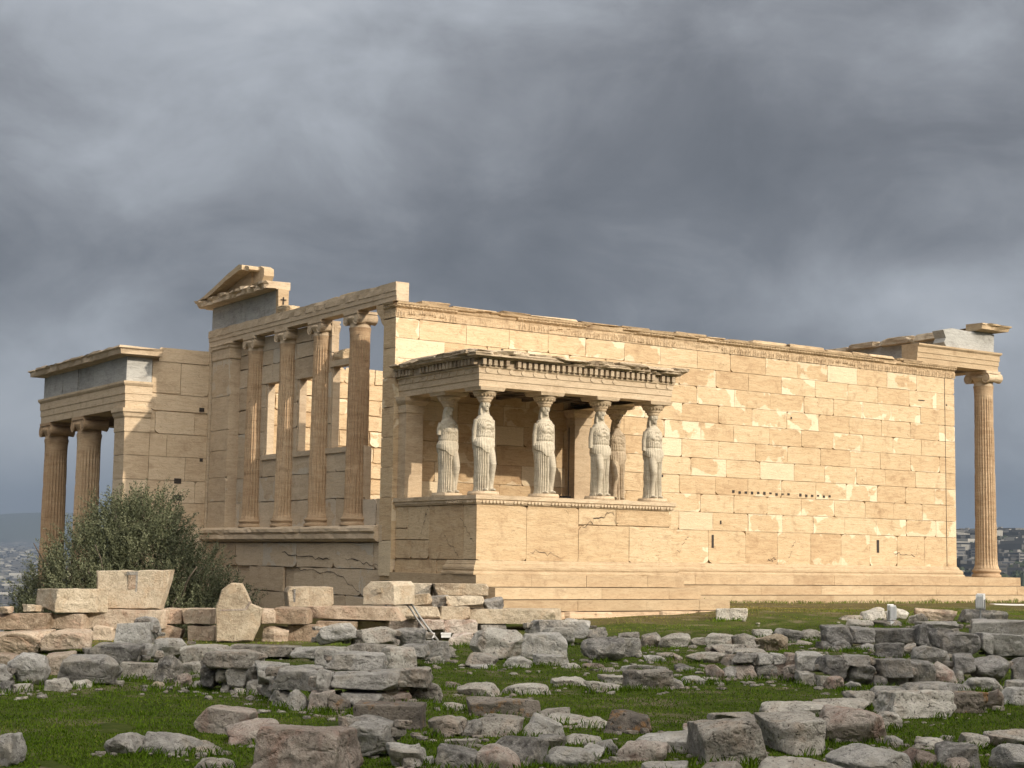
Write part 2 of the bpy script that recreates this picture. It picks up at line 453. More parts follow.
def runprof(mb, path, prof, closed=False, step=0.25, rough=0.0, roughtop=0.0, seed=0.0, smooth=False, c=None, bits=0.0):
    """sweep a (out, z) profile along a horizontal polyline, mitred; out is to the right-hand side of travel"""
    pts = [Vector((p[0], p[1], 0)) for p in path]
    n = len(pts); dirs = [(pts[i+1]-pts[i]).normalized() for i in range(n-1)]
    nor = [Vector((d.y, -d.x, 0)) for d in dirs]
    rows = []
    for i in range(n-1):
        L = (pts[i+1]-pts[i]).length; m = max(1, int(L/step))
        m0 = nor[i] if i == 0 else (nor[i-1]+nor[i])/(1+nor[i-1].dot(nor[i]))
        m1 = nor[i] if i == n-2 else (nor[i]+nor[i+1])/(1+nor[i].dot(nor[i+1]))
        for k in range(m+(1 if i == n-2 else 0)):
            t = k/m
            rows.append((pts[i].lerp(pts[i+1], t), m0 if t == 0 else (m1 if t == 1 else nor[i])))
    V = []
    zmax = max(p[1] for p in prof); omax = max(p[0] for p in prof)
    for (P, N) in rows:
        for (o, z) in prof:
            q = P+N*o+Vector((0, 0, z))
            if rough and o > 0:
                e = mn.noise(Vector((q.x*2.7+seed, q.y*2.7, z*6)))*0.6+mn.noise(Vector((q.x*9+seed, q.y*9, z*9)))*0.4
                e = min(0.0, e-0.05)*2 if o > omax*0.6 else e*0.4
                q += N*(rough*e*(0.3+o/omax))
            if roughtop and z > zmax-0.04:
                e = mn.noise(Vector((P.x*1.9+seed*2, P.y*1.9, 3.3)))+0.5*mn.noise(Vector((P.x*6+seed, P.y*6, 1.3)))
                q.z += roughtop*e
            V.append(q)
    k = len(prof)
    F = []
    for j in range(len(rows)-1):
        for i in range(k-1):
            F.append((j*k+i, (j+1)*k+i, (j+1)*k+i+1, j*k+i+1))
    mb.add(V, F, None, c or (0.5, 0, 0.5), smooth)
    mb.add(V[:k], [tuple(range(k))], None, c or (0.5, 0, 0.5)); mb.add(V[-k:], [tuple(range(k))[::-1]], None, c or (0.5, 0, 0.5))

def rock_block(w, d, h, seed, box=6.0, cuts=5, amp=0.05, n=10, flat=0.0, taper=0.0):
    """verts/faces of a weathered stone filling w x d x h, base centre at the origin: broken planes, split ledges, pitted skin"""
    r = random.Random(seed)
    V = []; F = []; idx = {}
    def vid(p):
        k = (round(p[0], 5), round(p[1], 5), round(p[2], 5))
        if k not in idx: idx[k] = len(V); V.append(p)
        return idx[k]
    for ax in range(3):
        for s in (-1, 1):
            for i in range(n):
                for j in range(n):
                    q = []
                    for (a, b) in ((i, j), (i+1, j), (i+1, j+1), (i, j+1)):
                        p = [0, 0, 0]; p[ax] = s; p[(ax+1) % 3] = math.copysign(abs(2*a/n-1)**0.8, 2*a/n-1); p[(ax+2) % 3] = math.copysign(abs(2*b/n-1)**0.8, 2*b/n-1)
                        q.append(vid(tuple(p)))
                    F.append(q if s > 0 else q[::-1])
    A = np.array(V, float)
    U_ = A/np.linalg.norm(A, axis=1)[:, None]
    S = np.array([w/2, d/2, h/2]); m = min(w, d, h)
    # radial distance to an irregular convex body bounded by planes (unit-box space)
    planes = []
    blocky = box >= 5
    for ax in range(3):
        for s in (-1, 1):
            nv = np.zeros(3); nv[ax] = s
            tilt = 0.05 if box >= 9 else (0.13 if blocky else 0.30)
            nv += np.array([r.gauss(0, tilt) for _ in range(3)]); nv /= np.linalg.norm(nv)
            planes.append((nv, 1.0 if blocky else r.uniform(0.85, 1.0)))
    extra = cuts+(1 if box >= 9 else (4 if blocky else 12))
    for _ in range(extra):
        nv = np.array([r.gauss(0, 1), r.gauss(0, 1), r.gauss(0, 0.9)]); nv /= np.linalg.norm(nv)
        reach = np.abs(nv).sum()
        planes.append((nv, reach*(r.uniform(0.72, 0.95) if blocky else r.uniform(0.58, 0.78))))
    R = np.zeros(len(A)); pw = 60.0 if box >= 9 else (36.0 if blocky else 22.0)
    for nv, dd in planes:
        c = U_@nv
        R += (np.maximum(c, 0)/dd)**pw
    A = U_*(R**(-1/pw))[:, None]*S
    if taper: A[:, 0] *= 1+taper*(A[:, 2]/h)
    o = Vector((r.uniform(0, 90), r.uniform(0, 90), r.uniform(0, 90)))
    sc = max(m, 0.22); k1 = amp*m
    big = max(w, d)
    for i in range(len(A)):
        p = Vector(A[i]); l = p.length or 1
        q = p/sc
        ledge = mn.noise(Vector((q.x*0.9, q.y*0.9, q.z*3.4))+o)
        e = mn.noise(q*0.9+o)*0.9+ledge*0.8+mn.noise(q*2.4+o)*0.7+mn.noise(q*5.5+o)*0.35
        ff = mn.noise(p*11+o)*0.7+mn.noise(p*24+o)*0.4
        cr = abs(mn.noise(q*1.9+o*3)); e -= 1.6*max(0, 0.06-cr)/0.06*0.35
        A[i] += np.array(p/l)*(k1*e+0.011*ff*min(1, m/0.25))
    lo, hi = A.min(0), A.max(0)
    A = (A-(lo+hi)/2)*(2*S/(hi-lo)); A[:, 2] += h/2
    return A, F

TEMPLE = empty("ancient_temple", "ruined honey coloured marble temple with a porch carried by statues and a long windowless wall", "temple", (0, 0, -0.8))
TINV = Vector((0, 0, 0.8))
def tb(mb, name, mat, parent=None, label=None):
    """link a temple part; meshes are written in world metres, so lift by the Empty's base"""
    o = mb.build(name, mat, parent or TEMPLE, label)
    if parent is None: o.location = TINV
    return o

H = 6.586
# ---- south wall -------------------------------------------------
w = MB()
zs = [0.31, 1.22]+[1.22+0.497*i for i in range(1, 11)]
rects = courses(zs[:2], 0.0, 20.26, 1.30, r=random.Random(4))
holes = [(10.17, 10.30, 0.72, 1.12), (16.68, 16.84, 0.68, 1.10)]
rc = courses(zs[1:], 0.0, 20.26, 1.30, jitter=0.07, r=random.Random(9))
ashlar(w, (0, 0, 0), (1, 0, 0), (0, -1, 0), rects, gap=0.009, chip=0.45, chipmax=0.16, patch=0.6, r=random.Random(5))
ashlar(w, (0, 0, 0), (1, 0, 0), (0, -1, 0), rc, gap=0.009, chip=0.30, chipmax=0.13, patch=0.95, r=random.Random(17))
w.box(0.055, 20.205, 0.055, 0.60, -0.2, 6.2, (0.1, 0, 0.5))
# west end of the wall (the corner pier) and east end
ashlar(w, (0, 0, 0), (0, 1, 0), (-1, 0, 0), courses([-0.1, 0.75, 1.8]+[1.8+0.73*i for i in range(1, 7)], 0.0, 0.60, 2.0, r=random.Random(3)), patch=0.3, chip=0.5, r=random.Random(8))
ashlar(w, (20.26, 0, 0), (0, 1, 0), (1, 0, 0), courses(zs, 0.0, 0.66, 2.0), patch=0.3)
SWALL = tb(w, "wall", MARBLE, None, "long sunlit marble block wall with pale new patches set into honey coloured blocks")
# thin slot holes and the row of small sockets
_cut = []
class _Each:
    def box(s, *a):
        m = MB(); m.box(*a); _cut.append(m)
sl_ = _Each()
sl_.box(10.19, 10.27, -0.004, 0.03, 0.74, 1.10); sl_.box(16.71, 16.81, -0.004, 0.03, 0.70, 1.08)
for k in range(17):
    if k in (10,): continue
    u = 10.95+k*0.235
    sl_.box(u, u+0.085, -0.006, 0.03, 2.28+rng.uniform(-.02, .02), 2.345+rng.uniform(-.01, .02))
for (u, z, a, b) in [(8.0, 4.83, .12, .16), (8.4, 2.62, .05, .07), (7.15, 4.42, .3, .07), (6.63, 3.6, .16, .16), (10.5, 1.4, .05, .1), (3.1, 5.6, .07, .07), (13.2, 4.5, .05, .06), (19.86, 5.32, .05, .05), (18.6, 5.4, .28, .03)]:
    sl_.box(u, u+a, -0.006, 0.03, z, z+b)
for _m in _cut: tb(_m, "socket", DARK)
gr = MB(); gr.box(19.80, 19.815, -0.007, 0.02, 0.32, 6.18)
tb(gr, "joint", DARK, None, "long upright groove beside the east corner")

# ---- carved band under the top: fascia, anthemion relief, mouldings
def carved_band(mb, O, U, N, L, z0, z1, pitch=0.30, skip=(), seed=0, amp=0.028):
    O, U, N = Vector(O), Vector(U), Vector(N)
    nu = int(L/0.022); nv = 16
    P = []
    for j in range(nv):
        v = j/(nv-1)
        for i in range(nu):
            u = L*i/(nu-1)
            q = (u/pitch) % 1.0
            d = 0.0
            if v < 0.62:
                vv = v/0.62
                wdt = 0.46*math.sin(math.pi*min(1, vv*0.62+0.30))
                inside = max(0.0, 1-abs(q-0.5)/wdt) if wdt > 0 else 0
                lob = 0.5+0.5*math.cos((q-0.5)*math.pi*10*(0.5+vv*0.6))
                d = amp*(min(1, inside*2.2))*(0.35+0.65*lob)*(0.4+0.6*math.sin(math.pi*min(1, vv+0.1)))
            elif v < 0.70:
                d = 0.020+0.010*abs(math.sin(u*math.pi/0.045))
            elif v < 0.86:
                d = 0.045+0.022*abs(math.sin(u*math.pi/0.11))
            else:
                d = 0.085+0.02*(v-0.86)/0.14
            lost = mn.noise(Vector((u*0.55+seed, v*1.3, 2.0)))
            for (sa, sb) in skip:
                if sa-0.25 < u < sb+0.25 and v < 0.86:
                    lost += 0.5
            if lost > 0.30: d = d*0.25+0.02*mn.noise(Vector((u*4, v*3, seed)))
            if v < 0.62: d -= 0.022*(0.3+0.7*min(1, v*6))
            d += 0.012*mn.noise(Vector((u*3+seed, v*3, 5)))
            P.append(O+U*u+N*d+Vector((0, 0, z0+(z1-z0)*v)))
    F = []
    flip = U.cross(Vector((0, 0, 1))).dot(N) < 0
    for j in range(nv-1):
        for i in range(nu-1):
            a = j*nu+i; f = (a, a+1, a+nu+1, a+nu)
            F.append(f[::-1] if flip else f)
    mb.add(P, F, None, (0.35, 0, 0.5), False)
b = MB()
carved_band(b, (0, -0.002, 0), (1, 0, 0), (0, -1, 0), 20.30, 6.20, 6.58, skip=((2.0, 3.3), (7.0, 9.4)), seed=3, amp=0.062)
carved_band(b, (-0.002, 0, 0), (0, 1, 0), (-1, 0, 0), 0.62, 6.20, 6.58, seed=6)
b.box(0.06, 20.22, 0.06, 0.62, 6.19, 6.579, (0.4, 0, .5))
tb(b, "carved_band", MARBLE_BAND, None, "weathered band of carved palmettes along the wall top")

# ---- broken capping course on the wall
cp = MB(); r = random.Random(21); x = 0.70
while x < 18.4:
    L = r.uniform(0.7, 1.7); hgt = r.uniform(0.035, 0.09) if r.random() < 0.8 else 0.02
    A, F = rock_block(L-0.02, 0.62, hgt+0.02, r.random(), box=14, cuts=3, amp=0.10, n=8)
    A = A+np.array([x+L/2, 0.22, 6.575]); cp.add([tuple(p) for p in A], F, None, (r.random(), 0, 0.5))
    x += L
tb(cp, "capping", MARBLE_BAND, None, "broken capping blocks along the wall top")

# ---- wall base moulding and steps
bm_ = MB()
prof_base = [(0.0, 0.315), (0.02, 0.30), (0.035, 0.27), (0.05, 0.25), (0.055, 0.22), (0.10, 0.20), (0.13, 0.16), (0.135, 0.115), (0.12, 0.08), (0.15, 0.07), (0.17, 0.03), (0.17, 0.0)]
runprof(bm_, [(5.62, 0.0), (20.27, 0.0), (20.27, 0.66)], prof_base, step=0.3, rough=0.012, seed=2)
tb(bm_, "base_moulding", MARBLE_PALE, None)
st = MB()
def step_blocks(mb, x0, x1, yf, yb_, z0, z1, L, seed, jit=0.006, mat_c=None):
    r = random.Random(seed); x = x0
    while x < x1-0.01:
        e = min(x1, x+L*r.uniform(0.75, 1.25))
        if x1-e < 0.5: e = x1
        d = r.uniform(-jit, jit); zl_ = z0+0.013
        mb.add([(x+.003, yf+d, zl_), (e-.003, yf+d, zl_), (e-.003, yb_, zl_), (x+.003, yb_, zl_),
                (x+.003, yf+d+.008, z1-r.uniform(0, .004)), (e-.003, yf+d+.008, z1), (e-.003, yb_, z1), (x+.003, yb_, z1)],
               [(3,2,1,0),(4,5,6,7),(0,1,5,4),(1,2,6,5),(2,3,7,6),(3,0,4,7)], None, (r.random(), 0, 0.5))
        x = e
step_blocks(st, 5.95, 23.0, -0.24, 11.0, -0.275, 0.0, 1.9, 1)
step_blocks(st, 6.25, 23.30, -0.56, 11.2, -0.545, -0.279, 2.2, 2)
step_blocks(st, 6.55, 27.0, -0.80, 11.4, -1.1, -0.549, 1.9, 3)
tb(st, "step", MARBLE_PALE, None, "long pale marble steps running under the wall")

# ---- interior floor and the sunlit north wall behind the window openings
iw = MB()
hol = []
zc = [-1.2]+[-0.7+0.497*i for i in range(0, 15)]
rr = random.Random(33)
tops = []
ri = courses(zc, 0.62, 21.0, 1.2, jitter=0.2, r=rr)
keep = []
for q in ri:
    lim = 6.35 if q[0] > 4.6 else (6.0 if q[0] > 3.3 else 6.55)
    if q[3] <= lim+0.25+rr.uniform(-.1, .1): keep.append(q)
ashlar(iw, (0, 10.6, 0), (1, 0, 0), (0, -1, 0), keep, gap=0.03, chip=0.6, chipmax=0.22, patch=0.5, r=random.Random(44), relief=0.05, rough=0.015)
iw.box(0.62, 20.9, 10.67, 11.15, -1.2, 6.0, (0.3, 0, .5))
tb(iw, "wall", MARBLE, None, "sunlit inner face of the north wall seen through the window openings")
fl = MB(); fl.box(0.3, 22.9, 0.3, 11.0, -1.3, -0.95); tb(fl, "floor", MARBLE_GREY)

# ---- west front -------------------------------------------------
# basement wall
bw = MB()
r = random.Random(51)
zb = [-3.2, -2.5, -1.85, -1.25, -0.62, 0.05, 0.70]
br = courses(zb, 0.0, 11.25, 1.75, jitter=0.30, r=r, holes=[(8.1, 9.6, -0.62, 0.05), (4.9, 5.9, -0.62, 0.05)])
ashlar(bw, (0.06, 0, 0), (0, 1, 0), (-1, 0, 0), br, gap=0.012, chip=0.38, chipmax=0.24, patch=0.4, r=random.Random(52), relief=0.02, rough=0.012)
bw.box(0.16, 0.95, 0.02, 11.2, -3.2, 0.72, (0.1, 0, .5))
ashlar(bw, (0.06, 0, 0), (0, 1, 0), (-1, 0, 0), [(8.1, 8.9, -0.60, -0.1), (8.95, 9.6, -0.6, -0.05), (4.9, 5.35, -0.62, -0.10)], patch=0.2, chip=0.8, relief=0.05, r=random.Random(53))
tb(bw, "wall", MARBLE_WEST, None, "grey buff cracked basement wall below the half columns")
# flared capital of the corner pier
fc_ = MB()
V = [(0.01, 0.60, 6.02), (0.01, 0.72, 6.12), (0.01, 0.82, 6.28), (0.01, 0.98, 6.42), (0.01, 1.02, 6.585), (0.01, 0.60, 6.585)]
V2 = [(0.58, p[1], p[2]) for p in V]
fc_.add(V+V2, [tuple(range(6)), tuple(range(11, 5, -1))]+[(i+6, (i+1) % 6+6, (i+1) % 6, i) for i in range(6)], None, (.4, 0, .5))
tb(fc_, "capital", MARBLE_BAND)
for (x, z, a, b_) in ((-1.0, 2.42, .22, .15), (-1.02, 1.92, .26, .16), (-0.28, 4.60, .15, .12), (-0.22, 3.1, .10, .10)):
    q_ = MB(); q_.box(x, x+a, 11.19, 11.23, z, z+b_, jit=.003); tb(q_, "socket", DARK)
# long ragged cracks
_CR = []; ck = None
def crack(mb, pts, wdt, X):
    V = []; F = []; mb = MB(); _CR.append(mb)
    for i, (y, z) in enumerate(pts):
        q = wdt*(0.4+rng.random())*(0.3 if i in (0, len(pts)-1) else 1)
        V += [(X, y, z-q), (X, y, z+q)]
    for i in range(len(pts)-1): F.append((2*i, 2*i+1, 2*i+3, 2*i+2))
    mb.add(V, F, None, (0, 0, 0))
def ragged(y0, z0, y1, z1, n=14, a=0.05):
    return [(y0+(y1-y0)*i/n+rng.uniform(-a, a)*.5, z0+(z1-z0)*i/n+rng.uniform(-a, a)) for i in range(n+1)]
crack(ck, ragged(6.0, 0.42, 3.2, 0.25), 0.010, 0.048); crack(ck, ragged(5.2, 0.02, 2.6, -0.12), 0.008, 0.048)
crack(ck, ragged(2.8, -0.05, 1.1, -0.75), 0.008, 0.048); crack(ck, ragged(2.4, 0.3, 0.6, 0.12), 0.009, 0.048)
def crackx(mb, x0, z0, x1, z1, wdt, Y):
    pts = ragged(x0, z0, x1, z1, 12, 0.06); V = []; F = []; mb = MB(); _CR.append(mb)
    for i, (x, z) in enumerate(pts):
        q = wdt*(0.4+rng.random())*(0.3 if i in (0, len(pts)-1) else 1); V += [(x, Y, z-q), (x, Y, z+q)]
    for i in range(len(pts)-1): F.append((2*i, 2*i+2, 2*i+3, 2*i+1))
    mb.add(V, F, None, (0, 0, 0))
crackx(ck, 3.05, 1.12, 3.9, 1.50, .010, -3.607); crackx(ck, 3.9, 1.50, 4.1, 1.2, .007, -3.607); crackx(ck, 1.6, .55, 2.5, .42, .006, -3.607)
crackx(ck, 8.9, 0.5, 9.4, 1.1, .006, -0.003); crackx(ck, 13.1, 0.45, 13.4, 1.1, .008, -0.003); crackx(ck, 12.3, 0.4, 12.6, 0.5, .012, -0.003); crackx(ck, 17.4, .7, 18.4, .62, .009, -.003); crackx(ck, 18.4, .62, 18.5, 1.0, .006, -.003)
crack(ck, ragged(-3.5, 0.7, -2.9, 1.3), 0.006, 0.112); crack(ck, ragged(-2.9, 0.4, -2.2, 0.9), 0.006, 0.112); crack(ck, ragged(-1.5, 1.5, -1.2, .9), 0.012, 0.112)
for _q in _CR: tb(_q, "crack", DARK)
# ledge
lg = MB()
prof_ledge = [(0.0, 1.13), (0.03, 1.12), (0.10, 1.10), (0.16, 1.06), (0.17, 0.98), (0.14, 0.96), (0.10, 0.92), (0.13, 0.90), (0.14, 0.80), (0.09, 0.77), (0.06, 0.74), (0.0, 0.72)]
runprof(lg, [(0.0, 11.2), (0.0, 0.62)], prof_ledge, step=0.2, rough=0.05, seed=8)
lg.box(0.0, 0.9, 0.45, 11.2, 0.73, 1.125, (0.5, 0, .5))
tb(lg, "ledge", MARBLE_WEST, None, "chipped moulded ledge the half columns stand on")

COLY = [8.5, 6.42, 4.38, 2.36]
# infill wall with windows
inf = MB()
HY = [(6.98, 7.92, 3.17, 5.22), (4.95, 5.92, 3.17, 5.18), (2.72, 3.98, 3.17, 6.62), (0.62, 2.06, 1.80, 6.62)]
zi = [1.12, 1.85, 2.55, 3.17, 3.85, 4.55, 5.21, 5.75, 6.18, 6.60]
zi2 = [1.12, 1.80, 2.55, 3.17, 3.85, 4.55, 5.21, 5.75, 6.18, 6.60]
ri = courses(zi, 2.06, 11.2, 1.5, jitter=0.25, r=random.Random(61), holes=HY[:3])
ri += courses([1.12, 1.80], 0.5, 2.06, 0.9, r=random.Random(63))
ri = [q for q in ri if not (2.0 <= q[0] and q[1] <= 2.73 and q[2] > 3.1)]
ashlar(inf, (0.34, 0, 0), (0, 1, 0), (-1, 0, 0), ri, gap=0.009, chip=0.35, chipmax=0.16, patch=0.5, r=random.Random(62), relief=0.012, rough=0.012)
# solid core around the openings
def coreY(y0, y1, z0, z1): inf.box(0.41, 0.56, y0, y1, z0, z1, (0.3, 0, .5))
coreY(0.5, 11.2, 1.12, 1.79); coreY(2.07, 11.2, 1.79, 3.15)
coreY(7.93, 11.2, 3.15, 6.59); coreY(5.93, 6.97, 3.15, 6.59); coreY(3.99, 4.94, 3.15, 6.59)
coreY(6.97, 7.93, 5.23, 6.59); coreY(4.94, 5.93, 5.19, 6.59)
tb(inf, "wall", MARBLE_WEST, None, "upper west wall with tall window openings between the half columns")
# window frames and sills
for (a, b_, z0, z1) in HY[:3]:
    fr = MB(); zt = min(z1, 5.34)
    fr.box(0.37, 0.58, b_-0.07, b_+0.02, z0, zt); fr.box(0.37, 0.58, a-0.02, a+0.06, z0, zt)
    fr.box(0.33, 0.60, a-0.08, b_+0.08, zt, zt+0.16)
    fo = tb(fr, "window_frame", MARBLE_WEST)
    si = MB(); si.box(0.29, 0.60, a-0.12, b_+0.12, z0-0.13, z0+0.01, jit=0.006); s_ = si.build("sill", MARBLE_WEST, fo)
# rubble on the lintel of the open window
A, F = rock_block(0.95, 0.45, 0.34, 77, box=5, cuts=6, amp=0.1)
m_ = MB(); A = A[:, [1, 0, 2]]+np.array([0.60, 3.85, 5.50]); m_.add([tuple(p) for p in A], [f[::-1] for f in F], None, (0.9, 0, .5)); tb(m_, "rubble", MARBLE_PALE)

def pier(mb, X, y0, y1, zs_, seed, xb=0.6):
    ashlar(mb, (X, 0, 0), (0, 1, 0), (-1, 0, 0), courses(zs_, y0, y1, 3.0, r=random.Random(seed)), patch=0.3, chip=0.45, r=random.Random(seed+1), relief=0.01)
    mb.box(X+0.05, xb, y0+0.01, y1-0.01, zs_[0], zs_[-1], (0.4, 0, 0.5))
pr_ = MB(); pier(pr_, 0.0, 9.75, 11.0, [1.12, 1.9, 2.6, 3.4, 4.0, 5.0, 6.1], 71)
prof_cap = [(0.0, 0.0), (0.02, 0.02), (0.02, 0.30), (0.06, 0.34), (0.07, 0.40), (0.11, 0.44), (0.11, 0.50), (0.0, 0.50)]
runprof(pr_, [(0.0, 11.0), (0.0, 9.75), (0.35, 9.75)], [(o, z+6.10) for o, z in prof_cap], step=0.1, rough=0.05, seed=4)
pr_.box(0.0, 0.6, 9.76, 11.0, 6.09, 6.6)
tb(pr_, "pilaster", MARBLE_WEST, None, "broad pilaster at the north end of the half columns")

# ---- columns ----------------------------------------------------
def column(name, x, y, z0, z1, R0, R1, mat, face='W', erode=0.5, label=None, corner=False, capmat=None, zneck=0.34):
    hb = R0*0.72
    hc = (z1-z0)*0.075 if z1-z0 < 6 else (z1-z0)*0.072
    sh = MB(); nf = 24; k = 6; nt = nf*k
    za, zt = z0+hb, z1-hc
    nz = 46; P = []; seed = x*3.1+y*1.7
    for j in range(nz):
        v = j/(nz-1); z = za+(zt-za)*v
        R = R0+(R1-R0)*(v**1.15)
        apo = (1+0.16*math.exp(-v*60)+0.10*math.exp(-(1-v)*60))
        fl_ = min(1, v*30)*min(1, max(0, (0.945-v))*30)
        for i in range(nt):
            t = 2*math.pi*i/nt
            q = (i % k)/k
            d = 0.105*math.sin(math.pi*q)**0.7 if q > 0 else 0.0
            n_ = mn.noise(Vector((math.cos(t)*2.2+seed, math.sin(t)*2.2, z*1.3)))
            n2_ = mn.noise(Vector((math.cos(t)*6+seed, math.sin(t)*6, z*5)))
            wear = max(0, n_-0.12)*erode
            rr_ = R*apo*(0.965 if j in (12, 24, 35) else 1.0)*(1-d*fl_*(1-min(1, wear*3))-0.10*wear-0.010*n2_*erode)
            P.append((x+rr_*math.cos(t), y+rr_*math.sin(t), z))
    sh.grid(P, nt, nz, (rng.random()*0.6+0.2, 0, 0.5), False, True)
    zj = z0
    s_ = tb(sh, name, mat, None, label)
    ba = MB(); e = R0
    ba.lathe((x, y, z0), [(e*1.30, 0.0), (e*1.34, hb*0.14), (e*1.29, hb*0.30), (e*1.22, hb*0.36), (e*1.16, hb*0.50), (e*1.24, hb*0.62), (e*1.31, hb*0.72), (e*1.31, hb*0.86), (e*1.20, hb*0.97), (e*1.10, hb*1.0)], 40)
    ba.build("base", mat, s_)
    c = MB()
    # necking, echinus, volutes, abacus
    c.lathe((x, y, zt), [(R1*1.04, 0), (R1*1.07, hc*0.05), (R1*1.02, hc*0.08), (R1*1.03, hc*0.30), (R1*1.12, hc*0.34), (R1*1.15, hc*0.42), (R1*1.32, hc*0.52), (R1*1.36, hc*0.62), (R1*1.2, hc*0.70)], 36)
    ang = {'W': math.pi, 'S': -math.pi/2, 'E': 0, 'N': math.pi/2}[face]
    fx = Vector((math.cos(ang), math.sin(ang), 0)); sx = Vector((-fx.y, fx.x, 0))
    C0 = Vector((x, y, zt)); rv = hc*0.34
    dep = R1*1.12
    for s in (-1, 1):
        cc = C0+sx*(s*R1*(1.22 if erode < 0.9 else 1.02))+Vector((0, 0, hc*0.52))
        nn = 26; rows = []
        for (dd, rs) in ((-dep, 0.15), (-dep, 0.55), (-dep+.015, 0.62), (-dep+.015, 0.86), (-dep, 1.0), (-dep*0.55, 0.86), (0, 0.74), (dep*0.55, 0.86), (dep, 1.0), (dep-.015, 0.86), (dep-.015, 0.62), (dep, 0.55), (dep, 0.15)):
            for i in range(nn):
                t = 2*math.pi*i/nn
                wv = 1+erode*0.16*mn.noise(Vector((math.cos(t)*1.5+seed+s, math.sin(t)*1.5, dd*4)))
                rows.append(cc+fx*dd+(sx*math.cos(t)+Vector((0, 0, math.sin(t))))*rv*rs*wv)
        c.grid(rows, nn, 13, (0.4, 0, .5), False, True)
        c.add(rows[:nn], [tuple(range(nn))], None, (.4, 0, .5)); c.add(rows[-nn:], [tuple(range(nn))[::-1]], None, (.4, 0, .5))
    a0 = R1*1.30; 
    O = C0-sx*a0-fx*dep*0.96+Vector((0, 0, hc*0.62))
    c.obox(O, sx*2*a0, fx*2*dep*0.96, Vector((0, 0, hc*0.20)), (0.4, 0, .5))
    a0 = R1*1.42; dp = dep*1.04
    O = C0-sx*a0-fx*dp+Vector((0, 0, hc*0.83))
    c.obox(O, sx*2*a0, fx*2*dp, Vector((0, 0, hc*0.165)), (0.5, 0, .5))
    c.build("capital", capmat or mat, s_)
    return s_
for k, y in enumerate(COLY):
    column("column", 0.30, y, 1.13, 6.60, 0.30, 0.262, MARBLE_COL, 'W', erode=1.0,
           label=["first half column from the north on the west front, sunlit along its edge", "second half column from the north, brown fluted", "third half column from the north, standing before the open window", "southernmost column of the west front, free of the wall at its top"][k], capmat=MARBLE_WEST)
# SW corner pier band (anta capital) on the west side exists in carved_band; architrave over the west front
def fasciae(mb, path, z0, z1, back, seed=0, rough=0.02, roughtop=0.0, crown=True, step=0.3, o0=0.0):
    h_ = (z1-z0)
    pf = [(o0-0.02-back, z0), (o0-0.02, z0), (o0-0.02, z0+h_*0.27), (o0, z0+h_*0.28), (o0, z0+h_*0.53), (o0+0.02, z0+h_*0.54), (o0+0.02, z0+h_*0.82)]
    pf += [(o0+0.05, z0+h_*0.86), (o0+0.08, z0+h_*0.92), (o0+0.08, z1)] if crown else [(o0+0.02, z1)]
    pf += [(o0-0.02-back, z1)]
    runprof(mb, path, pf, step=step, rough=rough, roughtop=roughtop, seed=seed, c=(0.5, 0, .5))
ar = MB()
fasciae(ar, [(0.0, 11.36), (0.0, 0.02)], 6.605, 7.07, 0.34, seed=3, rough=0.03, roughtop=0.02, crown=False, step=0.14)
ar.box(0.012, 0.355, 0.012, 0.9, 6.61, 7.045, (0.8, 0, .5))
tb(ar, "architrave", MARBLE_WEST, None, "weathered three banded beam over the west half columns")
cap2 = MB(); rr = random.Random(6); y = 0.1
while y < 5.9:
    L = rr.uniform(0.5, 1.3)
    if rr.random() < 0.6:
        A, F = rock_block(L, 0.5, rr.uniform(.03, .10), rr.random(), box=10, cuts=3, amp=0.12, n=6)
        A = A[:, [1, 0, 2]]+np.array([0.32, y+L/2, 7.055]); cap2.add([tuple(p) for p in A], [f[::-1] for f in F], None, (rr.random(), 0, .5))
    y += L
A, F = rock_block(0.62, 0.5, 0.20, 12, box=8, cuts=4, amp=0.1, n=8)
tb(cap2, 'capping', MARBLE_PALE); cap2 = MB()
A = A[:, [1, 0, 2]]+np.array([0.2, 6.30, 7.06]); cap2.add([tuple(p) for p in A], [f[::-1] for f in F], None, (.9, 0, .5))
tb(cap2, "capping", MARBLE_PALE)
fz = MB()
for k, (a, b_) in enumerate(((6.86, 7.75), (7.755, 8.9), (8.905, 10.1), (10.105, 11.30))):
    fz.box(0.06+0.012*(k % 2), 0.36, a, b_, 7.075, 7.76, (rng.random(), 0, .5))
tb(fz, "frieze", FRIEZE, None, "plain blue grey frieze slabs above the west beam")
fe = MB(); fe.box(0.04, 0.36, 6.70, 6.85, 7.075, 7.78, jit=0.012); tb(fe, "frieze_block", MARBLE_PALE, None, "pale end block of the frieze with a cut mark")
fm = MB(); fm.box(0.17, 0.21, 6.675, 6.685, 7.34, 7.55); fm.box(0.11, 0.28, 6.675, 6.684, 7.46, 7.49); tb(fm, "cut_mark", DARK)
ge = MB()
runprof(ge, [(0.05, 11.62), (0.05, 6.72)], [(-0.36, 7.765), (0.05, 7.765), (0.10, 7.79), (0.40, 7.77), (0.42, 7.88), (0.47, 7.91), (0.47, 7.97), (-0.36, 7.985)], step=0.11, rough=0.16, roughtop=0.05, seed=12)
tb(ge, "cornice", MARBLE_WEST, None, "ragged cornice under the broken gable piece")
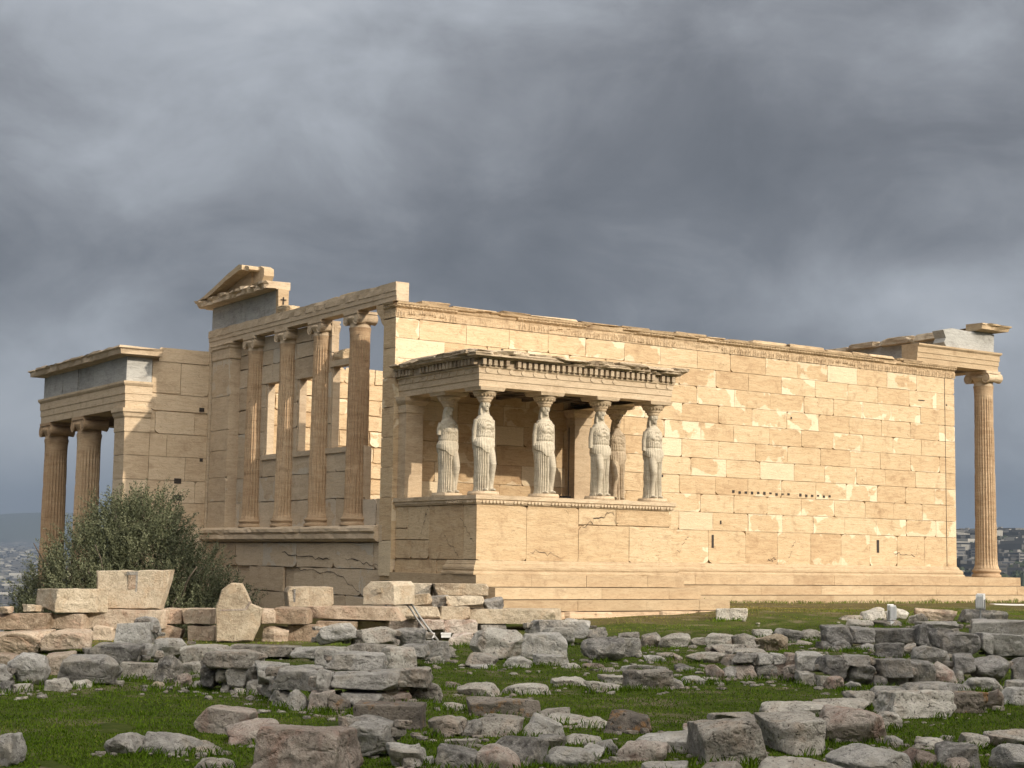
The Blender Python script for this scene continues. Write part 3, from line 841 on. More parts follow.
# broken raking piece: north end low, peak, then broken off
rk = MB()
prof = [(11.50, 8.06), (10.9, 8.14), (9.4, 8.60), (8.55, 8.93), (8.35, 8.98), (7.85, 8.93), (7.38, 8.92), (7.10, 8.78), (7.05, 8.52), (7.35, 8.30), (7.42, 8.09)]
def prism_y(mb, prof, x0, x1, c=(0.7, 0, .5)):
    n = len(prof); V = [(x0, p[0], p[1]) for p in prof]+[(x1, p[0], p[1]) for p in prof]
    mb.add(V, [tuple(range(n)), tuple(range(2*n-1, n-1, -1))]+[(i+n, (i+1) % n+n, (i+1) % n, i) for i in range(n)], None, c)
# raking cornice overhangs, recessed gable triangle behind
prism_y(rk, [(11.45, 7.98), (11.0, 8.05), (10.1, 8.28), (9.3, 8.50), (8.50, 8.68), (8.30, 8.64), (8.28, 8.50), (8.5, 8.50), (9.4, 8.32), (10.3, 8.08), (10.7, 7.99)], -0.38, 0.33)
prism_y(rk, [(8.42, 8.60), (8.2, 8.58), (7.95, 8.60), (7.72, 8.50), (7.70, 8.30), (7.85, 8.12), (7.92, 7.98), (8.42, 7.98)], 0.05, 0.36)
prism_y(rk, [(8.32, 8.62), (8.15, 8.60), (8.02, 8.55), (8.0, 8.48), (8.1, 8.44), (8.32, 8.50)], -0.28, 0.1)
prism_y(rk, [(10.9, 7.985), (8.40, 8.56), (8.40, 7.985)], -0.02, 0.30, (0.2, 0, .5))
tb(rk, "gable_fragment", MARBLE_PALE, None, "broken corner piece of the gable standing on the west cornice")

# ---- north porch -------------------------------------------------
NX = -2.6; NXo = NX
npw = MB()
zz_ = [-3.2, -2.4, -1.65, -0.9, -0.2, 0.5, 1.15, 1.85, 2.5, 3.2, 3.87]
ashlar(npw, (0, 11.2, 0), (1, 0, 0), (0, -1, 0), courses(zz_, -1.82, 0.0, 1.05, jitter=0.2, r=random.Random(81)), gap=0.012, chip=0.25, patch=0.25, r=random.Random(82))
ashlar(npw, (0, 11.17, 0), (1, 0, 0), (0, -1, 0), courses(zz_, -2.6, -1.83, 2.0, r=random.Random(83)), gap=0.012, chip=0.2, patch=0.3, r=random.Random(84))
ashlar(npw, (-2.6, 0, 0), (0, 1, 0), (-1, 0, 0), courses(zz_, 11.17, 12.0, 2.0, r=random.Random(85)), gap=0.012, chip=0.2, patch=0.3, r=random.Random(86))
ashlar(npw, (0, 11.2, 0), (1, 0, 0), (0, -1, 0), [(-2.3, -1.66, 3.88, 4.34), (-1.66, -0.42, 3.88, 4.54), (-0.42, 0, 3.88, 4.5), (-1.8, 0, 4.56, 5.05), (-1.8, -0.9, 5.08, 6.02), (-0.9, 0.0, 5.05, 6.0), (-1.62, -0.0, 6.02, 6.44)], gap=0.014, chip=0.35, chipmax=.2, patch=0.3, r=random.Random(87), relief=0.04)
npw.box(-2.54, 0.6, 11.27, 12.0, -3.2, 6.36, (0.4, 0, .5)); npw.box(-0.02, 0.6, 11.1, 11.28, -3.2, 6.58, (0.4, 0, .5))
tb(npw, "wall", MARBLE_PLAIN, None, "south side wall of the north porch, mostly in shade")
npc = MB()
capp = [(0.0, 3.86), (0.02, 3.90), (0.02, 4.28), (0.06, 4.33), (0.09, 4.42), (0.13, 4.46), (0.13, 4.56), (0.0, 4.56)]
runprof(npc, [(-2.6, 12.0), (-2.6, 11.17), (-1.83, 11.17)], capp, step=0.1, rough=0.02, seed=3)
npc.box(-2.599, -1.835, 11.171, 12.0, 3.865, 4.559)
tb(npc, "pilaster_capital", MARBLE_PLAIN)
na = MB()
fasciae(na, [(7.5, 18.95), (-2.62, 18.95), (-2.62, 11.18), (-1.80, 11.18)][::1], 4.565, 5.36, 0.75, seed=9, rough=0.012, step=0.4)
tb(na, "architrave", MARBLE_PLAIN, None, "three banded marble beam over the north porch columns")
nf_ = MB(); ys = [11.22, 12.35, 13.5, 13.62, 14.1, 15.5, 16.9, 18.3, 18.9]; rr = random.Random(3)
for k in range(len(ys)-1):
    dx_ = rr.choice([0, 0.02, 0.05]) if k != 2 else 0.25
    nf_.box(-2.60+dx_, -1.9, ys[k]+.004, ys[k+1]-.004, 5.365, 6.08, (rr.random(), 0, .5))
nf_.box(-2.595, -1.82, 11.20, 11.6, 5.366, 6.075, (0.9, 0, .5))
nf_.box(-2.2, 7.4, 18.2, 18.9, 5.365, 6.07)
tb(nf_, "frieze", FRIEZE, None, "blue grey frieze slabs of the north porch")
ng = MB()
runprof(ng, [(7.5, 18.92), (-2.6, 18.92), (-2.6, 11.2), (-1.62, 11.2)], [(-0.7, 6.085), (0.02, 6.085), (0.06, 6.12), (0.32, 6.12), (0.34, 6.25), (0.40, 6.29), (0.40, 6.34), (-0.7, 6.37)], step=0.22, rough=0.07, roughtop=0.04, seed=21)
ng.box(-1.95, 7.0, 11.9, 18.3, 6.10, 6.30)
tb(ng, "cornice", MARBLE_WEST, None, "ragged projecting cornice of the north porch")
nst = MB(); nst.box(-3.3, 7.8, 11.25, 19.6, -3.4, -3.05); tb(nst, "porch_floor", MARBLE_GREY)
for k, (x, y) in enumerate([(-2.2, 18.45), (-2.2, 15.30), (0.9, 18.45), (4.0, 18.45), (7.1, 18.45)]):
    column("column", x, y, -3.05, 4.56, 0.415, 0.36, MARBLE_COL, 'W' if k == 1 else ('N' if k else 'W'), erode=0.35,
           label=["corner column of the north porch, outermost against the sky", "column of the north porch beside its pilaster", None, None, None][k])

# ---- east porch --------------------------------------------------
for k in range(6):
    y = 0.42+k*2.05
    column("column", 22.16, y, 0.0, 6.595, 0.345, 0.292, MARBLE_COL, 'E', erode=0.5, label="slender fluted corner column standing clear of the east end" if k == 0 else None, capmat=MARBLE_PLAIN)
ea = MB()
fasciae(ea, [(18.62, 0.03), (22.46, 0.03), (22.46, 11.2)], 6.602, 7.20, 0.62, seed=33, rough=0.015, step=0.35)
tb(ea, "architrave", MARBLE_PALE, None, "sunlit three banded beam over the east corner")
ef = MB()
prism = [(20.05, 7.205), (22.30, 7.205), (22.33, 7.80), (22.0, 7.84), (21.1, 7.80), (20.3, 7.83), (19.90, 7.74), (20.02, 7.5), (19.93, 7.35)]
V = [(p[0], 0.10, p[1]) for p in prism]+[(p[0], 0.55, p[1]) for p in prism]; n = len(prism)
ef.add(V, [tuple(range(n)), tuple(range(2*n-1, n-1, -1))]+[(i+n, (i+1) % n+n, (i+1) % n, i) for i in range(n)], None, (0.4, 0, .5))
ef.box(21.55, 22.2, 0.56, 7.3, 7.205, 7.74, (0.2, 0, .5))
tb(ef, "frieze", FRIEZE, None, "rough grey frieze block at the east corner")
eg = MB()
runprof(eg, [(21.35, 0.12), (22.30, 0.12), (22.30, 1.2)], [(-0.3, 7.84), (0.02, 7.845), (0.08, 7.84), (0.34, 7.88), (0.37, 7.99), (0.42, 8.02), (0.42, 8.06), (-0.3, 8.08)], step=0.09, rough=0.12, roughtop=0.02, seed=41)
tb(eg, "cornice", MARBLE_PALE, None, "projecting cornice fragment on the east corner")
ei = MB(); rr = random.Random(8)
for (a, b_, z) in ((1.0, 2.6, 7.98), (2.62, 4.2, 7.98), (4.22, 5.5, 7.95), (5.52, 7.0, 7.88)):
    A, F = rock_block(b_-a-0.01, 1.0, z-7.73, rr.random(), box=12, cuts=3, amp=0.10, n=8)
    A = A[:, [1, 0, 2]]+np.array([21.75, (a+b_)/2, 7.73]); ei.add([tuple(p) for p in A], [f[::-1] for f in F], None, (rr.random(), 0, .5))
tb(ei, "cornice", MARBLE_GREY, None, "row of shaded cornice blocks behind the east wall top")

# ---- porch of the statues ---------------------------------------
PX0, PX1, PY = 0.12, 5.75, -3.60
po = MB()
pz = [0.31, 1.56]
ashlar(po, (0, PY, 0), (1, 0, 0), (0, -1, 0), [(0.12, 1.48, .31, 1.56), (1.48, 2.95, .31, 1.56), (2.95, 4.45, .31, 1.17), (2.95, 4.05, 1.175, 1.56), (4.45, 5.75, .31, 1.17), (4.05, 5.75, 1.175, 1.56)], gap=0.012, chip=0.5, chipmax=0.2, patch=0.35, r=random.Random(91))
ashlar(po, (PX0, 0, 0), (0, 1, 0), (-1, 0, 0), [(-3.60, -3.05, .33, 1.56), (-3.05, -1.55, .33, 1.56), (-1.55, -0.55, .78, 1.56), (-0.55, 0.0, 1.05, 1.56), (-0.55, 0.0, .78, 1.04)], gap=0.014, chip=0.5, patch=0.25, r=random.Random(92), relief=0.01)
ashlar(po, (PX0, 0, 0), (0, 1, 0), (-1, 0, 0), [(-1.55, -0.75, .33, .77), (-0.75, 0, .33, .77), (-1.9, 0.05, -0.25, .31), (-2.4, -1.9, -.2, .31), (-1.7, 0.05, -0.9, -.27), (-3.6, -2.4, -0.1, .0)], gap=0.02, chip=0.5, patch=0.2, r=random.Random(93), relief=0.02)
ashlar(po, (PX1, 0, 0), (0, 1, 0), (1, 0, 0), [(-3.60, -2.0, .31, 1.56), (-2.0, 0, .31, 1.56)], patch=0.3)
po.box(PX0+.06, PX1-.06, PY+.06, 0.05, -0.9, 1.60, (0.3, 0, .5))
tb(po, "parapet", MARBLE, None, "high block parapet under the statues, sunlit in front and shaded on its west side")
pb = MB()
runprof(pb, [(PX0, -2.4), (PX0, PY), (PX1, PY), (PX1, -0.13)], prof_base, step=0.25, rough=0.03, seed=7)
tb(pb, "base_moulding", MARBLE_PALE)
pt = MB()
prof_sill = [(0.0, 1.565), (0.02, 1.57), (0.05, 1.62), (0.055, 1.66), (0.085, 1.68), (0.09, 1.77), (-0.1, 1.78)]
runprof(pt, [(PX0, 0.0), (PX0, PY), (PX1, PY), (PX1, 0.0)], prof_sill, step=0.2, rough=0.02, seed=5)
# egg and dart as small beads set under the sill
def beads(mb, P0, P1, N, z, pitch=0.095, s=0.03, hgt=0.06, lost=0.15, seed=1):
    P0, P1, N = Vector(P0), Vector(P1), Vector(N); D = P1-P0; L = D.length; D.normalize(); rr = random.Random(seed)
    for k in range(int(L/pitch)):
        if rr.random() < lost: continue
        c = P0+D*(k+0.5)*pitch+Vector((0, 0, z))
        mb.obox(c-D*pitch*0.30-N*0.02, D*pitch*0.6, N*(s+0.02), Vector((0, 0, hgt)), (0.6, 0, .5))
beads(pt, (PX0, PY, 0), (PX1, PY, 0), (0, -1, 0), 1.60, s=0.072, hgt=0.055)
beads(pt, (PX0, -2.3, 0), (PX0, PY, 0), (-1, 0, 0), 1.60, s=0.072, hgt=0.055)
pt.box(PX0+.01, PX1-.01, PY+.01, 0.0, 1.60, 1.772, (0.4, 0, .5))
tb(pt, "sill", MARBLE_PLAIN, None, "carved sill of the parapet with small beads")
pst = MB()
step_blocks(pst, -0.02, 5.95, -3.84, 0.0, -0.275, 0.0, 1.8, 21, 0.01)
step_blocks(pst, 0.30, 6.25, -4.12, 0.0, -0.545, -0.279, 2.4, 22, 0.008)
step_blocks(pst, 0.05, 6.90, -4.42, -0.3, -0.80, -0.549, 1.9, 23, 0.008)
tb(pst, "step", MARBLE_PALE, None, "pale marble steps projecting under the statue porch")
pfo = MB(); rr = random.Random(14); x = 1.2
while x < 7.2:
    L = rr.uniform(0.6, 1.5); 
    if not (3.7 < x+L/2 < 4.3):
        A, F = rock_block(min(L, 7.35-x)-.02, 1.1, 0.36, rr.random(), box=10, cuts=3, amp=0.05, n=8)
        A = A+np.array([x+L/2, -3.98, -1.155]); pfo.add([tuple(p) for p in A], F, None, (rr.random(), 0, .5))
    x += L
pfo.box(1.0, 7.2, -4.38, -1.0, -1.3, -0.81, (0.2, 0, .5))
tb(pfo, "footing", POROS, None, "rough pitted footing blocks just above the grass")

def prof_run3(mb, prof, y_in=0.0, **k):
    runprof(mb, [(PX0, y_in), (PX0, PY), (PX1, PY), (PX1, y_in)], prof, **k)
pe = MB()
za, zb_ = 4.22, 4.68
prof_run3(pe, [(-0.52, za), (-0.02, za), (-0.02, za+.14), (0.0, za+.15), (0.0, za+.29), (0.02, za+.30), (0.02, zb_-.05), (0.05, zb_-.03), (0.06, zb_), (-0.52, zb_)], step=0.3, rough=0.012, seed=2)
# row of round discs on the top band
dsc = MB()
for k in range(17):
    x = 0.32+k*0.33
    if k in (7, 12, 13): continue
    V = [(x+0.055*math.cos(t*math.pi/6), PY-0.020-0.018, za+.37+0.055*math.sin(t*math.pi/6)) for t in range(12)]
    V2 = [(v[0], v[1]+0.03, v[2]) for v in V]
    pe.add(V+V2, [tuple(range(12))[::1]]+[(i+12, (i+1) % 12+12, (i+1) % 12, i) for i in range(12)], None, (.7, 0, .5))
for k in range(10):
    y = -0.35-k*0.33
    V = [(PX0-0.038, y+0.05*math.cos(t*math.pi/6), za+.37+0.05*math.sin(t*math.pi/6)) for t in range(12)]
    V2 = [(v[0]+.03, v[1], v[2]) for v in V]
    pe.add(V+V2, [tuple(range(12))[::-1]]+[(i, (i+1) % 12, (i+1) % 12+12, i+12) for i in range(12)], None, (.7, 0, .5))
tb(pe, "architrave", MARBLE_PLAIN, None, "beam with a row of round discs above the statues")
de = None
def dentils(mb, P0, P1, N, z0, z1, out, pitch=0.155, lost=(), seed=0):
    P0, P1, N = Vector(P0), Vector(P1), Vector(N); D = P1-P0; L = D.length; D.normalize(); rr = random.Random(seed)
    n = int(L/pitch); pitch = L/n
    for k in range(n):
        if rr.random() < 0.04: continue
        c = P0+D*(k+0.22)*pitch+Vector((0, 0, z0))
        o = out*rr.uniform(0.75, 1.0)
        q_ = MB(); q_.obox(c-N*0.02, D*pitch*0.56, N*(o+0.02), Vector((0, 0, (z1-z0)*rr.uniform(.9, 1))), (rr.random(), 0, .5)); tb(q_, 'dentil', MARBLE_GREY)
DZ0, DZ1 = 4.70, 4.845
dentils(de, (PX0-.02, PY-.02, 0), (PX1+.02, PY-.02, 0), (0, -1, 0), DZ0, DZ1, 0.13, seed=1)
dentils(de, (PX0-.02, -0.02, 0), (PX0-.02, PY-.02, 0), (-1, 0, 0), DZ0, DZ1, 0.13, seed=2)
dentils(de, (PX1+.02, PY, 0), (PX1+.02, -0.02, 0), (1, 0, 0), DZ0, DZ1, 0.13, seed=3)

pc = MB()
prof_run3(pc, [(-0.5, zb_+.001), (0.03, zb_+.001), (0.03, 4.849), (0.16, 4.85), (0.17, 4.88), (0.27, 4.885), (0.275, 4.92), (0.29, 4.94), (0.29, 4.965), (-0.5, 4.97)], step=0.10, rough=0.16, roughtop=0.03, seed=16)
rr = random.Random(31)
def edge_blocks(x0, x1, y, horiz):
    a = x0
    while a < x1-0.1:
        L = min(rr.uniform(0.45, 1.1), x1-a)
        A, F = rock_block(L*1.03, rr.uniform(.5, .6), rr.uniform(.07, .13), rr.random(), box=8, cuts=5, amp=0.16, n=12)
        if not horiz: A = A[:, [1, 0, 2]]; F = [f[::-1] for f in F]
        cx_, cy_ = (a+L/2, y) if horiz else (y, a+L/2)
        A = A+np.array([cx_+rr.uniform(-.02, .02), cy_+rr.uniform(-.03, .03), 4.935+rr.uniform(-.015, .015)]); pc.add([tuple(p) for p in A], F, None, (rr.random(), 0, .5))
        a += L
edge_blocks(PX0-.28, PX1+.28, PY-.06, True); edge_blocks(PY, 0.0, PX0-.04, False); edge_blocks(PY, 0, PX1+.04, False)
tb(pc, "cornice", MARBLE_GREY, None, "dark weathered cornice of the statue porch")
prf = MB(); prf.box(PX0+.4, PX1-.4, PY+.4, 0.0, 4.50, 4.97, (.5, 0, .5))
rr = random.Random(77)
for k in range(4):
    A, F = rock_block(1.5, 3.4, 0.14, rr.random(), box=14, cuts=2, amp=0.10, n=10)
    A = A+np.array([PX0+0.55+k*1.5, -1.75, 4.96]); prf.add([tuple(p) for p in A], F, None, (rr.random(), 0, .5))
tb(prf, "porch_roof", MARBLE_GREY)
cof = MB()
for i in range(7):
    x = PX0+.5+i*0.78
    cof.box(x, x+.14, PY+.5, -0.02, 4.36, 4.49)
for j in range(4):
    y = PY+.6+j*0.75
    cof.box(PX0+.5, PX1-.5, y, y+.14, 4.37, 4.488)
tb(cof, "coffering", PATINA_SHADE)
for (x0, x1) in ((0.14, 0.62), (5.20, 5.70)):
    an = MB()
    an.box(x0, x1, -0.36, 0.03, 1.775, 3.84, jit=0.0)
    runprof(an, [(x0, 0.0), (x0, -0.36), (x1, -0.36), (x1, 0.0)], [(0.0, 3.82), (0.02, 3.84), (0.02, 4.02), (0.06, 4.06), (0.10, 4.12), (0.11, 4.218), (-.2, 4.219)], step=0.1, rough=0.02, seed=x0)
    an.box(x0, x1, -0.36, 0, 3.83, 4.217)
    tb(an, "pilaster", MARBLE_PLAIN, None, "pilaster on the wall at the west end of the statue porch" if x0 < 1 else "pilaster on the wall at the east end of the statue porch")
ir = MB(); ir.box(4.98, 5.0, -0.40, -0.38, 1.95, 3.75); ir.box(4.75, 5.05, -0.42, -0.1, 1.9, 1.98); tb(ir, "iron_bar", DARK)
# ------------------------------------------------------------------ statues
def tubeV(pts, rads, n=14):
    V = []; F = []
    for k, (p, r_) in enumerate(zip(pts, rads)):
        p = Vector(p)
        d = (Vector(pts[min(k+1, len(pts)-1)])-Vector(pts[max(k-1, 0)])).normalized()
        a = d.cross(Vector((0.3, 1, 0.1))).normalized(); b = d.cross(a)
        for i in range(n):
            t = 2*math.pi*i/n; V.append(p+(a*math.cos(t)+b*math.sin(t))*r_)
    for k in range(len(pts)-1):
        for i in range(n):
            F.append((k*n+i, k*n+(i+1) % n, (k+1)*n+(i+1) % n, (k+1)*n+i))
    F.append(tuple(range(n))[::-1]); F.append(tuple(range((len(pts)-1)*n, len(pts)*n)))
    return V, F
def ellV(c, r_, n=20, m=14):
    V = []; F = []
    for j in range(m+1):
        ph = math.pi*j/m
        for i in range(n):
            t = 2*math.pi*i/n
            V.append(Vector((c[0]+r_[0]*math.sin(ph)*math.cos(t), c[1]+r_[1]*math.sin(ph)*math.sin(t), c[2]+r_[2]*math.cos(ph))))
    for j in range(m):
        for i in range(n):
            F.append((j*n+i, (j+1)*n+i, (j+1)*n+(i+1) % n, j*n+(i+1) % n))
    return V, F
def lerp_tab(tab, z):
    if z <= tab[0][0]: return tab[0][1:]
    for a, b in zip(tab, tab[1:]):
        if z <= b[0]:
            t = (z-a[0])/(b[0]-a[0]); t = t*t*(3-2*t)
            return tuple(a[i]+(b[i]-a[i])*t for i in range(1, len(a)))
    return tab[-1][1:]
def make_statue_mesh(armL, armR, seed, turn=0.0):
    """draped woman, weight on her right leg, left knee forward; faces -y; bent knee at +x"""
    parts = []
    tab = [(0.00, .275, .215, .00, .00), (0.10, .258, .20, .0, .0), (0.50, .248, .195, .0, .0), (0.80, .262, .20, -.01, .0), (0.97, .268, .20, -.015, 0),
           (1.05, .262, .195, -.015, 0), (1.16, .240, .175, -.01, 0), (1.28, .236, .175, 0, 0), (1.42, .245, .18, 0, -.005), (1.52, .240, .15, 0, .0), (1.60, .20, .12, 0, .0), (1.645, .12, .095, 0, .005), (1.67, .09, .08, 0, 0)]
    n = 220; zsn = [i*0.0125 for i in range(int(1.67/0.0125)+1)]
    V = []
    for z in zsn:
        hx_, hy_, cx, cy = lerp_tab(tab, z)
        for i in range(n):
            t = 2*math.pi*i/n
            c_, s_ = math.cos(t), math.sin(t)
            # superellipse
            e = 0.82
            x = cx+hx_*math.copysign(abs(c_)**e, c_); y = cy+hy_*math.copysign(abs(s_)**e, s_)
            nx_, ny_ = c_, s_
            d = 0.0
            front = max(0, -s_)
            # skirt flutes: deep straight pleats, swallowed where the bent leg pushes the cloth
            hem = 0.96-0.12*math.cos(c_*1.7)+0.02*math.sin(t*5)
            leg = math.exp(-((c_-0.42)/0.26)**2)*front*(1 if 0.06 < z < 1.0 else 0)
            if z < hem:
                k = 24
                f = 0.5+0.5*math.cos(k*t+0.9*math.sin(z*2.0+t*2)+seed)
                f = f**0.6
                amp = 0.070*(1-0.85*leg)*min(1, (hem-z)*8+0.35)
                d -= amp*(1-f)
                d -= 0.012
            else:
                # overfold: bulging pouch above the hem, softer slanting folds on the bodice
                bulge = math.exp(-((z-(hem+0.10))/0.075)**2)
                d += 0.014*bulge
                if z < 1.56:
                    f2 = math.cos(24*t+math.sin(z*7)*1.3+seed)
                    d += 0.006*f2*(1 if z < 1.3 else 0.6)
                if 1.25 < z < 1.56 and front > 0.3:
                    # curved neckline folds
                    d += 0.010*math.sin((z+0.35*c_*c_)*75)
                d -= 0.018*math.exp(-((z-1.155)/0.02)**2)
            d += 0.010*mn.noise(Vector((x*9+seed, y*9, z*5)))
            V.append(Vector((x+nx_*d, y+ny_*d, z)))
    F = []
    for k in range(len(zsn)-1):
        for i in range(n):
            F.append((k*n+i, k*n+(i+1) % n, (k+1)*n+(i+1) % n, (k+1)*n+i))
    F.append(tuple(range(n))[::-1]); F.append(tuple(range((len(zsn)-1)*n, len(zsn)*n)))
    parts.append((V, F))
    # bent leg under the cloth, feet
    parts.append(tubeV([(0.10, -0.07, 1.02), (0.115, -0.14, 0.80), (0.12, -0.205, 0.58), (0.125, -0.175, 0.40), (0.13, -0.13, 0.18), (0.13, -0.12, 0.04)], [.095, .10, .085, .07, .06, .05]))
    parts.append(ellV((0.13, -0.205, 0.035), (.05, .10, .035))); parts.append(ellV((-0.09, -0.215, 0.03), (.05, .09, .035)))
    # breasts, neck, head, face, hair
    for s in (-1, 1): parts.append(ellV((s*0.10, -0.135, 1.385), (.074, .066, .068)))
    parts.append(tubeV([(0, .01, 1.55), (0, 0.0, 1.64), (0, -0.005, 1.76)], [.10, .078, .072]))
    hx0 = Vector((0, -0.02, 1.84))
    parts.append(ellV(hx0, (.088, .108, .135)))
    parts.append(ellV(hx0+Vector((0, -.065, -.085)), (.05, .045, .045)))          # jaw
    parts.append(tubeV([hx0+Vector((0, -.10, .045)), hx0+Vector((0, -.122, -.025))], [.012, .021], 8))   # nose
    parts.append(ellV(hx0+Vector((0, -.102, -.055)), (.028, .014, .011)))         # lips
    for s in (-1, 1):
        parts.append(ellV(hx0+Vector((s*.035, -.088, .022)), (.017, .013, .010)))
        parts.append(ellV(hx0+Vector((s*.034, -.094, .046)), (.028, .012, .008)))
        parts.append(ellV(hx0+Vector((s*.085, -.005, .03)), (.035, .07, .075)))   # waved hair over the ears
        # tresses falling in front of the shoulders
        parts.append(tubeV([hx0+Vector((s*.09, .03, -.02)), (s*.105, 0.0, 1.68), (s*.12, -.09, 1.56), (s*.12, -.145, 1.46)], [.03, .028, .024, .018], 8))
    parts.append(ellV(hx0+Vector((0, .02, .075)), (.115, .125, .075)))
    parts.append(tubeV([hx0+Vector((0, .10, .03)), (0, .12, 1.70), (0, .135, 1.52), (0, .15, 1.35)], [.075, .085, .075, .05], 12))
    # arms, broken off
    for s, L in ((1, armL), (-1, armR)):
        p0 = Vector((s*0.215, 0.005, 1.53)); p1 = Vector((s*0.262, 0.03, 1.53-L*0.5)); p2 = Vector((s*0.272, 0.025, 1.53-L))
        parts.append(tubeV([p0, p1, p2], [.074, .060, .050], 14))
    # mantle edge down the back
    parts.append(tubeV([(0.0, .15, 1.45), (0, .19, 1.0), (0, .18, 0.6)], [.16, .10, .06], 16))
    V = []; F = []
    for (v, f) in parts:
        b_ = len(V); V += v; F += [tuple(i+b_ for i in q) for q in f]
    me = bpy.data.meshes.new("tmp_statue"); me.from_pydata([tuple(p) for p in V], [], F); me.update()
    ob = bpy.data.objects.new("tmp_statue", me); COL.objects.link(ob)
    rm = ob.modifiers.new("r", 'REMESH'); rm.mode = 'VOXEL'; rm.voxel_size = 0.009; rm.use_smooth_shade = True
    sm = ob.modifiers.new("s", 'SMOOTH'); sm.factor = 0.15; sm.iterations = 1
    dg = bpy.context.evaluated_depsgraph_get()
    res = bpy.data.meshes.new_from_object(ob.evaluated_get(dg))
    bpy.data.objects.remove(ob)
    nv = len(res.vertices); co = np.empty(nv*3, np.float32); res.vertices.foreach_get("co", co); co = co.reshape(-1, 3)
    ls = np.empty(len(res.loops), np.int32); res.loops.foreach_get("vertex_index", ls)
    return co, [tuple(p.vertices) for p in res.polygons]
S_A = make_statue_mesh(0.44, 0.50, 0.0)
S_B = make_statue_mesh(0.46, 0.26, 2.0)
SCL = (4.222-1.862-0.255)/1.985
spots = [  # x, y, mesh, mirrored, turn, label
 (0.50, -1.72, S_B, False, 0.10, "rear statue on the west side of the porch, with a stub of an upper arm"),
 (0.50, -3.27, S_A, False, 0.02, "statue at the southwest corner of the porch"),
 (2.17, -3.27, S_A, False, 0.0, "second statue along the porch front, counted from the west corner"),
 (3.80, -3.27, S_B, True, 0.0, "third statue along the porch front, bent knee to the west"),
 (5.42, -1.80, S_A, True, -0.1, "rear statue on the east side, brown and half hidden"),
 (5.42, -3.27, S_A, True, 0.0, "statue at the southeast corner of the porch"),
]
for k, (sx_, sy_, (co, fc), mir, turn, lab) in enumerate(spots):
    c2 = co.copy()*SCL*np.array([0.90, 0.92, 1.0])
    if mir: c2[:, 0] *= -1
    ff = [f[::-1] for f in fc] if mir else fc
    m_ = MB(); m_.add([tuple(p) for p in c2], ff, None, (0.3+0.4*rng.random(), 0, .5), True)
    st_ = m_.build("statue", MARBLE_GREY if k == 4 else STATUE, TEMPLE, lab)
    st_.location = Vector((sx_, sy_, 1.862))+TINV; st_.rotation_euler = (0, 0, turn)
    zt = 1.985*SCL
    pl = MB(); pl.lathe((0, 0, -0.085), [(0.36, 0.0), (0.37, 0.03), (0.35, 0.086)], 24, smooth=False); pl.build("plinth", MARBLE_PLAIN, st_)
    cpm = MB()
    cpm.lathe((0, 0.0, zt-0.085), [(0.12, 0), (0.150, 0.03), (0.155, 0.06), (0.150, 0.07), (0.185, 0.085), (0.19, 0.10), (0.18, 0.11), (0.225, 0.16), (0.270, 0.205), (0.283, 0.235), (0.275, 0.255), (0.20, 0.265)], 36)
    for kk in range(18):
        a_ = kk*math.pi/9; cpm.lathe((0.225*math.cos(a_), 0.225*math.sin(a_), zt+0.055), [(0.012, 0), (0.028, 0.02), (0.036, 0.06), (0.024, 0.085)], 6)
    q = 0.315
    hh = 4.222-1.862-(zt+0.172)
    cpm.add([(-q, -q, zt+.172), (q, -q, zt+.172), (q, q, zt+.172), (-q, q, zt+.172), (-q-.03, -q-.03, zt+.172+hh-.002), (q+.03, -q-.03, zt+.172+hh-.002), (q+.03, q+.03, zt+.172+hh-.002), (-q-.03, q+.03, zt+.172+hh-.002)],
            [(3,2,1,0),(4,5,6,7),(0,1,5,4),(1,2,6,5),(2,3,7,6),(3,0,4,7)])
    co_ = cpm.build("capital", MARBLE_PLAIN, st_); co_.rotation_euler = (0, 0, -turn)
# ------------------------------------------------------------------ ground: one sheet from the lawn to the hills
def sstep(a, b, x):
    t = min(1.0, max(0.0, (x-a)/(b-a))); return t*t*(3-2*t)
def hgt(x, y):
    dx_, dy_ = x-CAM[0], y-CAM[1]
    dep = dx_*math.sin(YAW)+dy_*math.cos(YAW)
    lat = dx_*math.cos(YAW)-dy_*math.sin(YAW)
    R = math.hypot(dx_, dy_)
    if R < 140:
        back = -1.22+0.26*sstep(-2, 2.5, x)+0.20*sstep(2.5, 8, x)
        if y < -4.6: h = -1.32+(back+1.32)*sstep(-21, -4.6, y)**0.9
        else: h = back
        h += 0.035*mn.noise(Vector((x*0.35, y*0.35, 0)))+0.02*mn.noise(Vector((x*1.1, y*1.1, 4)))
        # the lower court west of the temple
        pit = sstep(31.0, 33.0, dep)*sstep(-0.9, -2.2, x)
        h += pit*(-3.1-h)
    else: h = -3
    # the rock drops away to the plain
    edge = max(sstep(24, 60, y), sstep(-14, -50, x)*sstep(-20, 10, y), sstep(45, 95, x))
    edge = max(edge, sstep(110, 160, R))
    if edge > 0:
        az = math.degrees(math.atan2(dx_, dy_))
        plain = -92+60*sstep(500, 3000, R)*0
        east = sstep(24, 46, az)*sstep(110, 80, az)
        west = 1-east
        pl_e = -75+62*sstep(500, 1500, R)+48*sstep(1400, 2600, R)+70*sstep(3000, 7000, R)
        pl_w = -95+70*sstep(2500, 8200, R)+300*sstep(8600, 12500, R)*(0.8+0.5*mn.noise(Vector((az*0.14, 0, 7))))
        far = pl_e*east+pl_w*west
        if R > 700: far += 10*mn.noise(Vector((x/260, y/260, 1)))*sstep(700, 1500, R)+45*mn.noise(Vector((x/1500, y/1500, 1)))*sstep(4000, 10000, R)
        h = h*(1-edge)+far*edge
    return h

